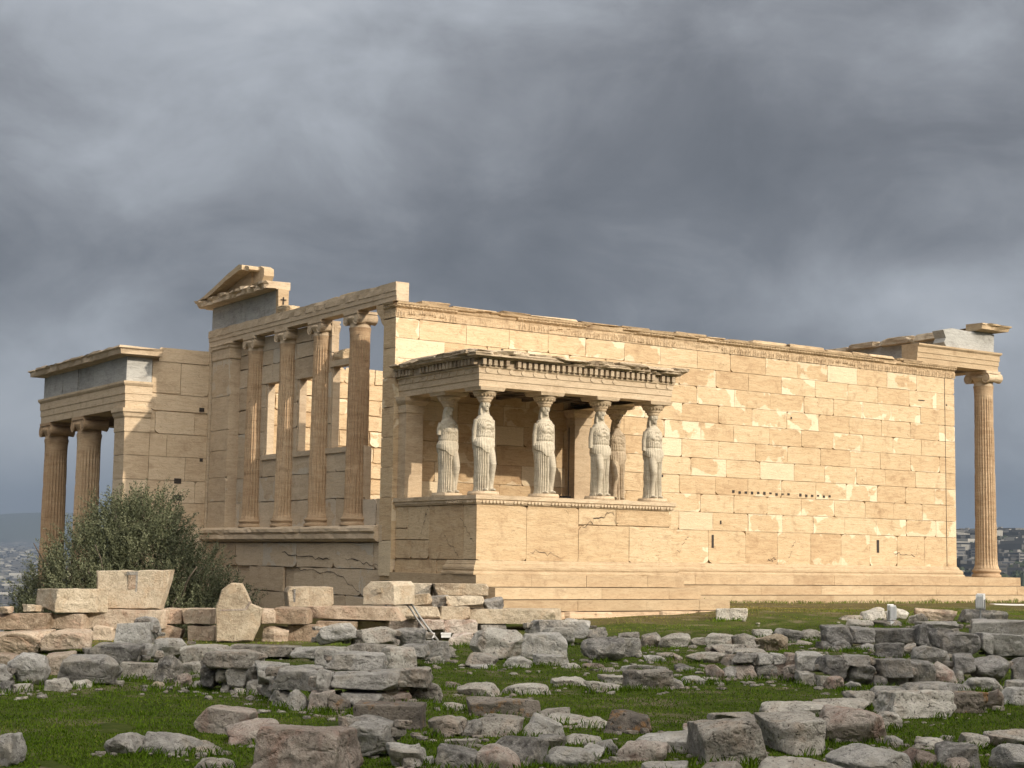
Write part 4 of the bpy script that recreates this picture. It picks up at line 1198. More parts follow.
def hit(px, py):
    """where the sight line through a pixel meets the ground"""
    d = pray(px, py); t = 6.0; prev = t
    while t < 120:
        p = CAM+d*t
        if p[2] <= hgt(p[0], p[1]):
            a, b = prev, t
            for _ in range(14):
                m = (a+b)/2; p = CAM+d*m
                if p[2] <= hgt(p[0], p[1]): b = m
                else: a = m
            p = CAM+d*b
            return p, b
        prev = t; t += 0.25
    return CAM+d*30, 30.0

def ground_mat():
    t = NT("turf_and_earth")
    sep = t.n('ShaderNodeSeparateXYZ'); t.L(t.pos, sep.inputs[0])
    n1_ = t.noise(t.pos, 0.45, 5, 0.6, 0.4); n2_ = t.noise(t.pos, 2.2, 6, 0.65); n3_ = t.noise(t.pos, 24, 5, 0.7)
    g = t.ramp(t.math('ADD', t.math('MULTIPLY', n2_, 0.6), t.math('MULTIPLY', n3_, 0.4)), [(0.32, (0.022, 0.034, 0.006)), (0.5, (0.048, 0.066, 0.010)), (0.68, (0.085, 0.092, 0.022))])
    olive = t.ramp(n3_, [(0.3, (0.055, 0.046, 0.020)), (0.7, (0.13, 0.105, 0.045))])
    dry = t.ramp(t.math('ADD', n1_, t.math('MULTIPLY', t.math('ADD', sep.outputs[1], 7.5), 0.045)), [(0.50, 0.0), (0.66, 1.0)])
    col = t.mix(t.math('MULTIPLY', dry, 0.92), g, olive)
    dirt = t.ramp(t.noise(t.mapping(t.pos, loc=(4, 8, 0)), 1.1, 6, 0.65, 0.5), [(0.54, 0.0), (0.64, 1.0)])
    col = t.mix(t.math('MULTIPLY', dirt, 0.65), col, (0.17, 0.135, 0.095))
    # far away: the built-up plain and wooded hills
    at = t.attr("far")
    cell = t.vor(t.mapping(t.pos, (1, 1, 0.1)), 0.045, 'F1', 1)
    cs = t.n('ShaderNodeSeparateColor'); t.L(cell, cs.inputs[0])
    town = t.ramp(cs.outputs[0], [(0.0, (0.03, 0.033, 0.03)), (0.35, (0.06, 0.06, 0.058)), (0.7, (0.11, 0.108, 0.10)), (1.0, (0.22, 0.215, 0.20))])  # town tones darkened in place of a cloud shadow
    wood = t.ramp(t.noise(t.pos, 0.0022, 5, 0.6), [(0.50, 0.0), (0.56, 1.0)])
    town = t.mix(wood, town, (0.035, 0.045, 0.028))
    hillm = t.ramp(t.math('MULTIPLY', t.math('ADD', sep.outputs[2], 0), 0.01), [(0.45, 0.0), (0.75, 1.0)])
    town = t.mix(hillm, town, (0.06, 0.068, 0.05))
    col = t.mix(at.outputs['Fac'], col, town)
    return t.done(col, 0.95, t.bump(n3_, 0.6, 0.03), 0.1)
GROUND = ground_mat()
NA, radii = 420, []
q = 3.0
while q < 15500:
    radii.append(q); q += max(0.22, q*0.022) if q < 60 else q*0.04
V = []; far = []
angs = []
for i in range(NA):
    t = 2*math.pi*i/NA; angs.append(YAW+math.copysign((abs((t-math.pi)/math.pi))**2.1, t-math.pi)*math.pi)
for q in radii:
    for a in angs:
        x, y = CAM[0]+q*math.sin(a), CAM[1]+q*math.cos(a)
        V.append((x, y, hgt(x, y))); far.append(sstep(90, 250, q))
F = []
for j in range(len(radii)-1):
    for i in range(NA):
        a = j*NA+i; b = j*NA+(i+1) % NA
        F.append((a, b, b+NA, a+NA))
F.append(tuple(range(NA)))
g_ = link_mesh("ground", V, F, GROUND, smooth=True)
fa = g_.data.attributes.new("far", 'FLOAT', 'POINT'); fa.data.foreach_set("value", np.array(far, np.float32))
tag(g_, "green turf with earth patches running out to the town and hills", None, None, 'structure')

# ------------------------------------------------------------------ stones, one by one
# kind letter, x0, y0, x1, y1 in the survey photograph, y where its own stack meets the ground, name code, label, options
B = "stone_block"; K = "boulder"; U = "rubble_stone"
STONES = []
def S(k, x0, y0, x1, y1, yb, nm, lab, **o): STONES.append((k, x0, y0, x1, y1, yb, nm, lab, o))
# --- ochre block wall on the west
S('M', 35,588,112,613, 641,B,"long cream block with a grey shaded end, lying beside the slab with the sunken slot",box=16,t=.9,yaw=1.1,cuts=0,amp=.03)
S('O', 0,612,54,630, 641,B,"ochre course block at the west end of the block wall under a tiny white stone",box=12,t=.7)
S('O', 53,613,89,629, 641,B,"short ochre block right under the grey ended cream block",box=12,t=.7)
S('O', 88,609,166,630, 641,B,"long ochre course block carrying the slab with the sunken slot",box=14,t=.7)
S('O', 165,608,186,625, 641,B,"narrow top course block left of the shaded one beside the upright slab",box=14,t=.7)
S('O', 185,608,219,625, 641,B,"ochre top course block butting against the tall split slab",box=14,t=.7)
S('O', 96,624,118,645, 641,B,"pinkish ochre block behind the grey squared block",box=9,t=.7)
S('O', 140,624,183,642, 641,B,"pink ochre lower block beside the black gap",box=10,t=.7)
S('O', 190,625,217,642, 641,B,"small ochre block between the black gap and the tall split slab",box=10,t=.7)
S('O', 264,626,290,643, 642,B,"small leaning ochre block at the foot of the tall split slab",box=6,t=.5)
S('O', 262,608,277,624, 642,B,"narrow shaded end block east of the tall split slab",box=10,t=.7)
S('O', 276,607,311,624, 642,B,"pitted ochre block under the squared block with a groove",box=10,t=.8)
S('O', 310,606,404,620, 642,B,"very long ochre course block under the rounded end block",box=14,t=.8)
S('O', 403,606,417,619, 642,B,"stub block at the head of the metal handrail",box=10,t=.7)
S('O', 288,624,330,641, 642,B,"lower ochre block below the squared block with a groove",box=9,t=.8)
S('O', 318,620,360,632, 642,B,"flat ochre block in the lower course above the big grey round stone",box=10,t=.8)
S('O', 359,620,388,629, 642,B,"thin ochre block in the middle of the lower course",box=12,t=.8)
S('O', 387,619,421,632, 642,B,"ochre block in the lower course beside the handrail",box=10,t=.8)
S('O', -20,629,53,652, 655,B,"big rounded ochre slab at the west edge of the wall",box=6,t=.9)
S('O', 49,629,98,651, 655,B,"ochre slab with a swirling eroded hollow in its face",box=7,t=.8,amp=.09)
S('O', -10,652,22,670, 672,B,"cream block low in the corner, partly behind a craggy grey stone",box=7,t=.6)
S('O', 47,651,76,676, 676,B,"small upright cream block between two large grey stones",box=8,t=.5)
S('O', 26,609,0,0, 0,B,"",skip=1)
S('M', 23,604,41,612, 641,U,"tiny white stone on top of the ochre wall beside the olive tree",box=5,t=.3)
S('O', 0,606,13,613, 641,U,"thin stone lying on the westernmost course block",box=6,t=.4)
# --- masonry under the porch corner
S('M', 432,583,487,597, 632,B,"grey topped long block wedged under the porch corner",box=10,t=.9,D=33.6)
S('M', 400,583,434,596, 632,B,"shaded flat block touching the cracked basement wall",box=10,t=.9,D=34.0)
S('M', 413,593,431,606, 632,B,"small sunlit knobbly block above the handrail bend",box=6,t=.5,D=33.0)
S('D', 431,595,448,607, 632,B,"small dark block in shade next to the knobbly sunlit one",box=6,t=.5,D=33.4)
S('M', 446,595,484,608, 632,B,"rounded brown block below the grey topped long block",box=7,t=.8,D=33.2)
S('D', 483,597,503,609, 632,B,"dark rounded stone end beside the lowest marble step",box=6,t=.5,D=33.3)
S('M', 396,606,440,620, 632,B,"shaded course block directly behind the handrail",box=12,t=.8,D=32.6)
S('M', 438,606,470,620, 632,B,"brown course block east of the handrail",box=12,t=.8,D=32.8)
S('M', 466,608,561,624, 632,B,"very long pale sunlit block overhanging a dark hollow",box=12,t=1.1,D=33.2)
S('P', 443,619,476,634, 634,B,"reddish brown block in the shade under the course",box=10,t=.7,D=32.5)
S('P', 418,619,444,633, 634,B,"low brown block at the foot of the handrail",box=10,t=.7,D=32.3)
S('D', 474,623,505,633, 634,B,"dark block at the mouth of the hollow",box=8,t=.6,D=33.2)
S('P', 358,630,0,0, 0,B,"",skip=1)
S('P', 448,632,474,646, 646,B,"pink brown stone beside the white porous boulder",box=6,t=.5)
S('P', 0,0,0,0,0,B,"",skip=1)
S('W', 716,608,747,620, 620,B,"grey ended loose block just past the last marble step",box=9,t=.6)
S('M', 686,600,0,0,0,B,"",skip=1)
# --- grey stones in front of the ochre wall
S('G', 114,622,156,643, 660,B,"squared dark grey block balanced on the rubble in front of the ochre wall",box=9,t=.5,yaw=.4)
S('G', 134,617,160,642, 660,K,"rounded grey stone right behind the squared dark grey block",box=3,t=.5,back=.3)
S('G', 91,643,143,663, 672,K,"long grey stone beneath the squared dark grey block",box=5,t=.5)
S('G', 140,643,156,656, 668,U,"small grey stone tucked in right of the long grey one",box=5,t=.4)
S('G', 155,638,188,660, 664,K,"rounded grey stone in front of the pink ochre block",box=3.5,t=.5)
S('G', 8,652,50,684, 686,K,"big craggy pale grey stone at the west edge of the lawn",box=4,t=.6)
S('G', -14,664,12,684, 688,K,"grey stone half cut off at the west edge behind the craggy one",box=4,t=.5)
S('G', 62,655,120,683, 686,K,"big smooth faced grey stone with a sloping top by the lawn",box=6,t=.6)
S('G', 156,654,183,681, 683,K,"pointed dark grey stone beside a long flat one",box=4,t=.4)
S('W', 183,645,227,663, 668,B,"long flat buff stone level with the foot of the tall split slab",box=8,t=.5)
S('W', 226,645,300,656, 660,B,"very long flat pale slab lying in front of the tall split slab",box=12,t=.6)
S('W', 118,662,162,678, 680,B,"low buff slab at the edge of the lawn",box=9,t=.4)
S('G', -8,680,13,694, 694,U,"small grey stone at the very corner of the lawn",box=4,t=.3)
S('W', 12,683,32,693, 693,U,"small pale stone below the big craggy one",box=4,t=.3)
S('W', 44,678,72,692, 692,U,"lumpy buff stone at the lawn edge between two big grey ones",box=3.5,t=.3)
S('W', 72,679,93,688, 688,U,"small buff stone under the smooth faced grey one",box=4,t=.3)
S('M', 152,681,166,690, 690,U,"small white rounded stone alone on the lawn",box=2.6,t=.25)
S('W', 183,661,209,674, 676,U,"pale flat stone leaning on the pointed dark grey one",box=4,t=.4)
S('P', 176,673,194,688, 688,U,"small pink stone tilted upright in the grass",box=4,t=.2)
S('G', 192,680,204,689, 689,U,"tiny pale stone at the west end of the curved rubble wall",box=4,t=.2)
# --- curved rubble wall
S('W', 207,650,260,670, 694,B,"pale smooth capstone sloping at the west end of the curved wall",box=6,t=.6)
S('D', 203,665,219,686, 692,U,"dark stone at the west end of the curved wall",box=4,t=.4)
S('W', 216,668,231,681, 693,U,"small buff stone in the upper row of the curved wall",box=4,t=.3)
S('W', 220,682,232,693, 693,U,"small buff stone in the lower row of the curved wall",box=4,t=.3)
S('G', 229,664,252,687, 694,K,"round grey stone second in from the end of the curved wall",box=3.5,t=.4)
S('G', 248,664,266,679, 695,U,"grey stone under the joint of the two capstones",box=4,t=.35)
S('G', 248,677,265,694, 695,U,"pale grey stone low in the curved wall",box=4,t=.3)
S('W', 234,687,248,695, 695,U,"little buff stone at the foot of the curved wall",box=4,t=.25)
S('G', 255,661,292,682, 702,K,"grey stone with a dark fissure on top of the curved wall",box=5,t=.5)
S('G', 262,680,278,696, 700,U,"small grey stone next to the large round base stone",box=4,t=.3)
S('G', 270,685,292,707, 707,K,"large round base stone of the curved wall",box=3.2,t=.4)
S('G', 272,666,324,689, 708,K,"broad grey and pink capstone in the middle of the curved wall",box=6,t=.6)
S('G', 288,689,310,711, 711,K,"grey base stone with a dark hollow beside it",box=3.5,t=.4)
S('P', 309,689,337,713, 713,K,"brown and grey split base stone of the curved wall",box=4,t=.4)
S('L', 328,693,352,714, 714,K,"dark speckled stone propped in the curved wall",box=4.5,t=.4)
S('G', 318,669,333,691, 712,K,"narrow grey stone at the end of the big block",box=5,t=.5)
S('G', 327,669,400,693, 712,B,"big grey block forming the middle step of the curved wall",box=7,t=.7)
S('G', 327,652,386,671, 704,B,"pale grey wedge shaped slab lying on the big grey block",box=5,t=.6,taper=-.25)
S('G', 343,692,388,706, 714,B,"flat pale block under the big grey block",box=7,t=.6)
S('W', 395,667,433,687, 706,B,"buff block at the east end of the curved wall",box=6,t=.5)
S('W', 408,680,443,703, 704,K,"buff stone leaning below the end of the curved wall",box=4.5,t=.4)
S('P', 391,691,412,704, 706,U,"small pink stone amid ivy in the curved wall",box=4,t=.3)
S('W', 381,647,417,670, 680,B,"cube shaped buff stone with a rounded edge above the curved wall",box=5,t=.7)
S('G', 315,648,346,668, 676,B,"grey upright block in the second tier",box=7,t=.4)
S('G', 293,646,350,660, 672,B,"long grey slab with grass growing over it",box=7,t=.5)
S('W', 349,644,402,657, 668,B,"flat buff slab between the two tiers",box=8,t=.5)
S('G', 317,623,359,644, 652,K,"big rounded grey and buff stone against the ochre wall",box=3.6,t=.6)
S('W', 357,627,396,644, 652,K,"lumpy buff stone just east of the big rounded one",box=4.5,t=.5)
S('G', 389,628,427,646, 652,K,"blue grey rounded stone near the handrail foot",box=3.6,t=.5)
S('G', 404,644,428,656, 668,K,"grey stone behind the small cube",box=5,t=.5)
S('G', 423,640,450,660, 662,B,"small grey cube shaped stone below the handrail",box=8,t=.4)
S('W', 446,646,456,657, 658,U,"tiny stone against the grey cube",box=4,t=.2)
S('W', 430,656,441,664, 664,U,"tiny pale stone in the grass below the grey cube",box=4,t=.2)
# --- front west
S('P', 196,706,263,733, 736,B,"pale pink block with a square end lying in the grass",box=8,t=.5,yaw=-.3)
S('P', 223,718,288,745, 746,K,"brown lumpy stone leaning on the pale pink block",box=3.6,t=.5)
S('G', 143,730,204,756, 756,K,"low grey rock sunk in the grass",box=3,t=.6)
S('W', 186,741,223,756, 756,U,"flat buff stone between the low rock and the pink boulder",box=3.5,t=.4)
S('G', 101,732,144,756, 756,K,"rounded pale grey boulder alone on the lawn",box=3,t=.5)
S('G', -14,731,23,768, 768,K,"grey boulder cut by the west edge",box=3.4,t=.5)
S('P', 252,722,360,782, 782,K,"largest pink boulder with a flat top and red stains",box=7,t=.9,amp=.07)
S('G', 337,716,399,754, 760,K,"smooth grey boulder leaning on the largest pink boulder",box=4.5,t=.6)
S('L', 356,702,424,729, 731,B,"dark pitted squared block behind the smooth grey boulder",box=9,t=.5)
S('G', 386,742,426,770, 770,K,"grey boulder cut by the lower edge, east of the smooth one",box=4,t=.5)
S('W', 196,757,234,772, 772,U,"small white stone at the lower edge",box=3.5,t=.3)
S('W', 285,700,0,0,0,U,"",skip=1)
# --- middle front
S('W', 428,714,467,736, 737,K,"squat buff boulder with a pointed underside",box=4.5,t=.5)
S('W', 457,682,506,697, 697,K,"low domed pale rock in the grass",box=3,t=.5)
S('W', 502,683,553,695, 695,B,"long flat pale rock east of the domed one",box=4,t=.5)
S('L', 467,697,541,718, 718,B,"long low block with orange lichen on its top",box=8,t=.5)
S('W', 534,707,570,719, 719,K,"small domed pale rock beside the orange lichen block",box=3,t=.4)
S('W', 443,703,465,711, 711,U,"small white flat stone west of the orange lichen block",box=5,t=.3)
S('G', 463,719,483,738, 738,U,"small grey stone squeezed beside the buff block",box=4,t=.3)
S('W', 475,715,524,738, 738,B,"buff block with a crusty top in the front row",box=5.5,t=.5)
S('G', 520,714,565,739, 740,K,"pointed grey slab leaning against the buff crusty block",box=4,t=.4,taper=-.3)
S('W', 546,714,594,725, 725,B,"long low grey strip of rock half hidden by turf",box=4,t=.5)
S('W', 575,717,612,729, 729,B,"low pale strip of rock beside the orange stained stone",box=4,t=.4)
S('L', 603,709,652,733, 734,K,"pointed buff stone with an orange stained face",box=4,t=.5,taper=-.3)
S('W', 445,737,478,748, 748,U,"low stone with a straight top edge",box=7,t=.4)
S('G', 434,744,480,772, 772,K,"dark grey boulder with a pink foot at the lower edge",box=3.6,t=.5)
S('G', 398,742,424,770, 770,K,"grey and white veined stone at the lower edge",box=4,t=.4)
S('G', 421,757,433,768, 768,U,"small grey stone standing between two boulders",box=4,t=.2)
S('P', 476,744,522,772, 772,K,"brown stone with a split foot at the lower edge",box=4,t=.4)
S('G', 483,733,548,767, 767,K,"large domed grey boulder in the middle of the front row",box=3.2,t=.7)
S('G', 536,734,566,752, 752,K,"small dome of grey rock behind the large domed boulder",box=3.2,t=.4)
S('G', 546,747,594,773, 773,K,"flat topped grey boulder at the lower edge",box=4.5,t=.5)
S('W', 560,733,608,745, 745,B,"flat brown slab in the grass behind the grey boulders",box=4,t=.5)
S('G', 579,744,604,760, 760,K,"grey stone half covered by the flat topped boulder",box=4,t=.4)
S('G', 597,739,616,756, 756,U,"small blue grey stone at the end of the brown slab",box=4,t=.3)
S('P', 618,738,670,762, 762,K,"knobbly pinkish grey boulder with a crusty top",box=4,t=.5)
S('G', 636,731,692,753, 753,B,"long grey slab slanting behind the knobbly pinkish boulder",box=6,t=.5,taper=.2)
S('G', 641,762,690,776, 776,B,"flat grey slab at the lower edge below the pinkish boulder",box=6,t=.4)
S('W', 645,731,0,0,0,U,"",skip=1)
S('W', 696,762,745,780, 780,K,"buff boulder top just showing at the lower edge",box=4,t=.5)
# --- rocks below the porch
S('W', 470,627,522,661, 661,K,"white porous boulder below the dark hollow",box=4,t=.7)
S('G', 516,632,567,657, 658,K,"tilted grey slab with a sharp lower edge",box=5,t=.5,taper=-.35)
S('G', 526,620,566,634, 646,B,"flat grey stone nearest the long pale sunlit block",box=5,t=.5)
S('G', 543,627,575,643, 648,K,"grey stone with a white chipped edge",box=4,t=.4)
S('G', 562,619,590,637, 646,K,"tall pale grey stone directly below the marble steps",box=5,t=.4)
S('G', 587,627,607,638, 642,U,"small blue grey stone beside the tall pale one",box=4,t=.3)
S('G', 581,637,625,662, 662,K,"big round shouldered grey boulder in the grass below the steps",box=3.8,t=.5)
S('G', 616,637,642,656, 658,K,"squared grey stone right of the big round shouldered boulder",box=5,t=.4)
S('W', 618,632,640,642, 648,U,"low stone behind the squared grey one",box=4,t=.3)
S('G', 503,656,532,668, 668,U,"low grey stone on the grass edge, west of the shaded flat one",box=4,t=.35)
S('G', 533,654,568,666, 666,B,"flat grey stone with a dark underside on the grass edge",box=5.5,t=.4)
S('W', 560,663,580,669, 669,U,"tiny flat stone east of the flat grey one",box=4,t=.3)
S('P', 580,663,604,669, 669,U,"thin pinkish flat stone in the grass",box=4,t=.3)
S('W', 598,667,616,672, 672,U,"tiny pale chip in the grass",box=4,t=.25)
S('G', 619,664,654,673, 673,B,"low grey slab in the grass behind the two layered rock",box=4,t=.4)
S('W', 551,676,589,686, 686,B,"flat white rock on the turf",box=4,t=.45)
S('W', 584,680,623,692, 692,B,"lumpy flat white rock joined to its neighbour",box=3.5,t=.45)
S('W', 599,675,641,685, 685,B,"thin pale ledge of rock west of the two layered rock",box=5,t=.4)
S('W', 625,669,670,690, 690,B,"two layered buff rock slab in the middle of the lawn",box=6,t=.6,amp=.09)
S('W', 466,652,498,668, 668,K,"rough low rock west of the porous boulder foot",box=3.5,t=.5)
S('G', 470,664,497,669, 669,U,"flat grey chip lying in turf",box=5,t=.3)
S('P', 443,681,461,688, 688,U,"small pink stone by the end of the curved wall",box=4,t=.3)
# --- line of stones in front of the east lawn
S('W', 641,632,661,647, 648,K,"rounded stone in a row, westernmost on the slope",box=3.5,t=.4)
S('W', 659,633,690,647, 648,K,"grey rounded block second along the row on the slope",box=4.5,t=.4)
S('W', 690,637,710,646, 646,U,"small low stone in the row on the slope",box=4,t=.3)
S('W', 704,633,736,646, 648,K,"pale domed stone fourth along the row on the slope",box=3.2,t=.4)
S('W', 732,633,758,646, 648,K,"pale domed stone just west of the white craggy lump",box=3.2,t=.4)
S('M', 757,633,789,652, 652,K,"white craggy lump of limestone in the middle of the slope",box=3,t=.5,amp=.14)
S('W', 752,629,772,637, 638,U,"small stone behind the white craggy lump",box=4,t=.3)
S('G', 773,628,802,642, 644,K,"blue grey stone behind the white craggy lump",box=4,t=.4)
S('W', 799,629,823,640, 640,K,"buff angular stone before the upper terrace wall",box=4.5,t=.4)
S('W', 711,644,762,652, 662,B,"long flat slab crossing the slope",box=8,t=.6)
S('W', 686,651,728,661, 664,B,"low buff rock running into the turf",box=4,t=.5)
S('W', 727,648,764,657, 664,B,"pale slab on top of the low wall",box=6,t=.5)
S('G', 643,655,666,662, 662,U,"flat grey stone alone in the turf of the slope",box=4,t=.3)
S('W', 656,652,682,659, 659,U,"flat pale stone alone in the turf of the slope",box=4,t=.3)
S('G', 640,666,671,673, 673,U,"thin grey rock beside the two layered rock",box=4,t=.35)
S('G', 674,664,705,671, 671,U,"flat grey stone with turf round it, west of the low wall",box=4,t=.35)
S('G', 665,677,684,689, 689,U,"small grey stone against the two layered rock",box=4,t=.3)
S('G', 680,676,705,685, 685,U,"flat grey stone on the turf below the low wall",box=4,t=.3)
S('W', 700,677,719,683, 683,U,"thin white chip of stone on the turf below the low wall",box=5,t=.25)
# low wall, two courses
S('P', 705,664,724,681, 681,K,"rounded brown stone starting the low wall",box=3.6,t=.4)
S('D', 721,666,736,680, 680,U,"dark mossy stone second in the low wall",box=4,t=.4)
S('P', 731,664,756,680, 680,K,"squat pinkish grey stone low in the low wall",box=4.5,t=.4)
S('G', 755,663,776,679, 680,K,"grey stone low in the wall between two pinkish ones",box=5,t=.4)
S('P', 769,662,786,678, 680,K,"pink stone low in the low wall",box=5,t=.4)
S('P', 783,664,798,682, 682,K,"dusky pink stone at a joint of the low wall",box=4,t=.4)
S('G', 796,670,815,685, 685,K,"blue grey angular stone at the foot of the low wall",box=5,t=.4)
S('G', 731,652,756,664, 680,K,"grey stone with a white patch on the low wall",box=4,t=.5)
S('G', 754,653,773,664, 680,U,"grey upper stone of the low wall, east of the white patched one",box=5,t=.5)
S('G', 770,653,786,665, 680,U,"small grey upper stone of the low wall",box=5,t=.5)
S('P', 783,653,797,666, 680,U,"small pinkish upper stone of the low wall",box=5,t=.5)
S('G', 795,652,822,671, 684,K,"large bluish upper stone of the low wall",box=5,t=.5)
S('D', 818,655,847,677, 686,K,"dark rounded stone in the upper course of the low wall",box=3.8,t=.5)
S('P', 824,676,846,690, 690,K,"rosy stone at the foot of the terrace wall",box=4,t=.4)
S('W', 818,675,830,688, 688,U,"tiny buff stone beside the rosy one",box=4,t=.3)
S('G', 845,681,861,691, 691,U,"small blue grey stone below the split upper stones",box=4,t=.3)
S('D', 842,655,872,666, 686,B,"flat dark capping stone of the lower terrace wall",box=6,t=.5)
S('D', 843,662,871,683, 686,K,"dark cracked stone under the flat capping",box=4,t=.5)
S('D', 876,658,908,677, 687,B,"squared dark stone with a straight top in the lower terrace wall",box=7,t=.5)
S('D', 871,675,888,687, 687,U,"small dark stone under the squared one",box=4,t=.4)
S('D', 884,673,909,686, 686,U,"low dark stone at the foot of the lower terrace wall",box=4,t=.4)
S('G', 907,660,933,685, 686,B,"upright blue grey slab set in the lower terrace wall",box=8,t=.4)
S('P', 931,661,957,684, 686,K,"reddish grey pentagonal stone in the lower terrace wall",box=4.5,t=.4)
S('D', 953,654,973,674, 684,K,"dark wedge stone between two larger ones",box=5,t=.5)
S('D', 952,668,962,684, 684,U,"narrow dark stone standing on end",box=5,t=.3)
S('D', 970,656,1011,680, 684,K,"broad dark stone with rounded belly in the lower terrace wall",box=4.5,t=.6)
S('D', 1010,657,1040,681, 684,B,"dark block at the east edge of the lower terrace wall",box=6,t=.6)
# upper terrace wall
S('D', 822,625,850,644, 650,B,"square dark end block of the upper terrace wall",box=7,t=.6)
S('D', 848,627,872,643, 650,B,"second dark block of the upper terrace wall",box=6,t=.6)
S('D', 870,628,917,645, 650,B,"long dark block of the upper terrace wall",box=8,t=.6)
S('D', 914,624,932,646, 652,B,"dark block standing upright in the upper terrace wall",box=6,t=.5)
S('D', 929,628,953,647, 660,B,"dark block sloping behind the huge rounded one",box=6,t=.5)
S('D', 940,632,979,654, 662,K,"huge rounded dark block overhanging in the terrace wall",box=4.5,t=.6)
S('D', 977,632,992,653, 662,B,"narrow dark block between the two huge ones",box=6,t=.5)
S('D', 984,634,1045,657, 662,K,"huge dark block at the east end of the upper terrace",box=5,t=.7)
S('D', 818,641,838,649, 650,U,"small dark stone at the foot of the square end block",box=5,t=.4)
S('D', 829,640,851,650, 651,U,"low dark stone under the second dark block",box=3.6,t=.4)
S('D', 858,643,874,650, 651,U,"small dark stone below the long dark block",box=4,t=.4)
S('D', 875,643,903,658, 658,B,"dark squared stone under the long dark block",box=6,t=.4)
S('W', 902,643,917,655, 656,U,"small cream stone glowing among the dark ones",box=4,t=.3)
S('D', 912,646,948,661, 664,K,"dark pointed stone lying between the two terrace walls",box=3.6,t=.5)
S('D', 970,620,1040,636, 645,B,"dark purple brown slab on the terrace top at the east edge",box=8,t=.8)
S('G', 918,621,956,631, 640,B,"flat grey slab lying behind the upper terrace wall",box=5,t=.6)
S('G', 861,607,886,620, 621,K,"light grey rounded stone behind the terrace, west of the small floodlight",box=3.6,t=.4)
S('G', 879,608,909,618, 620,U,"grey stone behind the small floodlight",box=4,t=.4)
S('O', 914,608,959,620, 621,B,"long warm lit block on the lawn between the two floodlights",box=7,t=.5)
S('G', 959,609,1005,623, 624,B,"long block behind the tall floodlight with a pale east end",box=8,t=.5)
S('W', 840,615,868,621, 621,U,"thin pale stone in the turf near the terrace",box=4,t=.3)
S('W', 846,619,872,628, 628,U,"pale rounded stone on the terrace above the dark blocks",box=3.5,t=.4)
S('W', 872,619,902,627, 627,U,"pale flat stone under the small floodlight",box=4,t=.4)
S('W', 905,613,928,624, 624,U,"slanting pale stone on the terrace",box=4,t=.3)
S('W', 795,640,812,644, 645,U,"small flat stone west of the terrace end",box=4,t=.3)
# --- boulders of the front east
S('W', 762,701,836,718, 719,B,"long rounded grey buff rock behind the two squared blocks",box=4.5,t=.6)
S('W', 815,698,870,713, 716,B,"flat buff rock behind the tilted pinkish boulder",box=4.5,t=.6)
S('W', 843,690,874,706, 709,K,"domed brown rock behind the biggest craggy boulder",box=3.2,t=.5)
S('W', 709,712,757,724, 730,B,"low brown rock just behind the pitted squared block",box=4,t=.5)
S('P', 682,724,712,742, 745,K,"brown corner of rock peeping out west of the pitted squared block",box=4,t=.5)
S('W', 691,716,771,765, 766,B,"big pitted squared block with a flat grey top",box=7,t=1.0,taper=.10,cuts=2)
S('W', 755,714,829,755, 756,B,"big squared block with a smooth top, undercut on its west side",box=7,t=1.0,taper=.20,yaw=.3,cuts=2)
S('P', 815,706,884,742, 744,K,"tilted pinkish boulder with a dark shaded underside",box=4.5,t=.8,taper=-.2)
S('G', 870,686,906,702, 706,K,"pale grey rock at the west shoulder of the biggest craggy boulder",box=4,t=.5)
S('W', 877,689,951,718, 719,K,"biggest craggy boulder, pinkish with deep furrows",box=5,t=.8,amp=.12,seed=5)
S('L', 941,690,981,713, 714,B,"dark squared boulder mottled with red brown",box=6,t=.6)
S('P', 976,687,1005,709, 711,K,"pale pink boulder next to the dark mottled one",box=4.5,t=.6)
S('G', 1001,687,1035,704, 706,B,"smooth grey slab at the east edge",box=6,t=.5)
S('G', 905,681,966,690, 692,B,"long low grey rock at the foot of the terrace wall",box=4,t=.5)
S('G', 962,677,1003,691, 692,B,"flat rock grown over with leaves, below the broad dark stone",box=4,t=.5)
S('G', 1005,680,1040,690, 692,B,"flat grey rock at the east edge below the terrace wall",box=5,t=.5)
S('W', 876,711,901,728, 730,K,"grey stone filling in beside the tilted pinkish boulder",box=4,t=.4)
S('W', 748,754,856,800, 800,K,"broad speckled boulder at the lower edge",box=4,t=1.0)
S('G', 828,744,908,785, 785,K,"broad smooth grey white boulder with a ridged top",box=4.5,t=.8)
S('P', 903,748,938,770, 770,B,"flat pinkish stone beside the ridged boulder",box=5,t=.5)
S('G', 934,742,978,772, 772,B,"grey block with a flat top at the lower edge",box=6,t=.6)
S('G', 996,744,1045,775, 775,K,"dark blue grey boulder at the lower east corner",box=4.5,t=.6)
S('P', 944,758,972,775, 775,U,"small brown stone in the leaves at the lower edge",box=3.6,t=.3)
S('W', 960,733,988,748, 750,K,"lumpy white rock behind the flat topped grey block",box=3.4,t=.4)
S('W', 984,730,1045,748, 750,K,"long craggy cream rock at the lower east edge",box=4,t=.7,amp=.12)
S('W', 917,737,942,747, 748,U,"small white stone under the grassy bank",box=4,t=.3)
S('G', 884,735,902,746, 747,U,"small grey stone on the earth above the ridged boulder",box=3.6,t=.3)
S('W', 940,735,960,741, 742,U,"flat stone on the earth path",box=4,t=.3)
STONES = [s for s in STONES if not s[8].get('skip')]

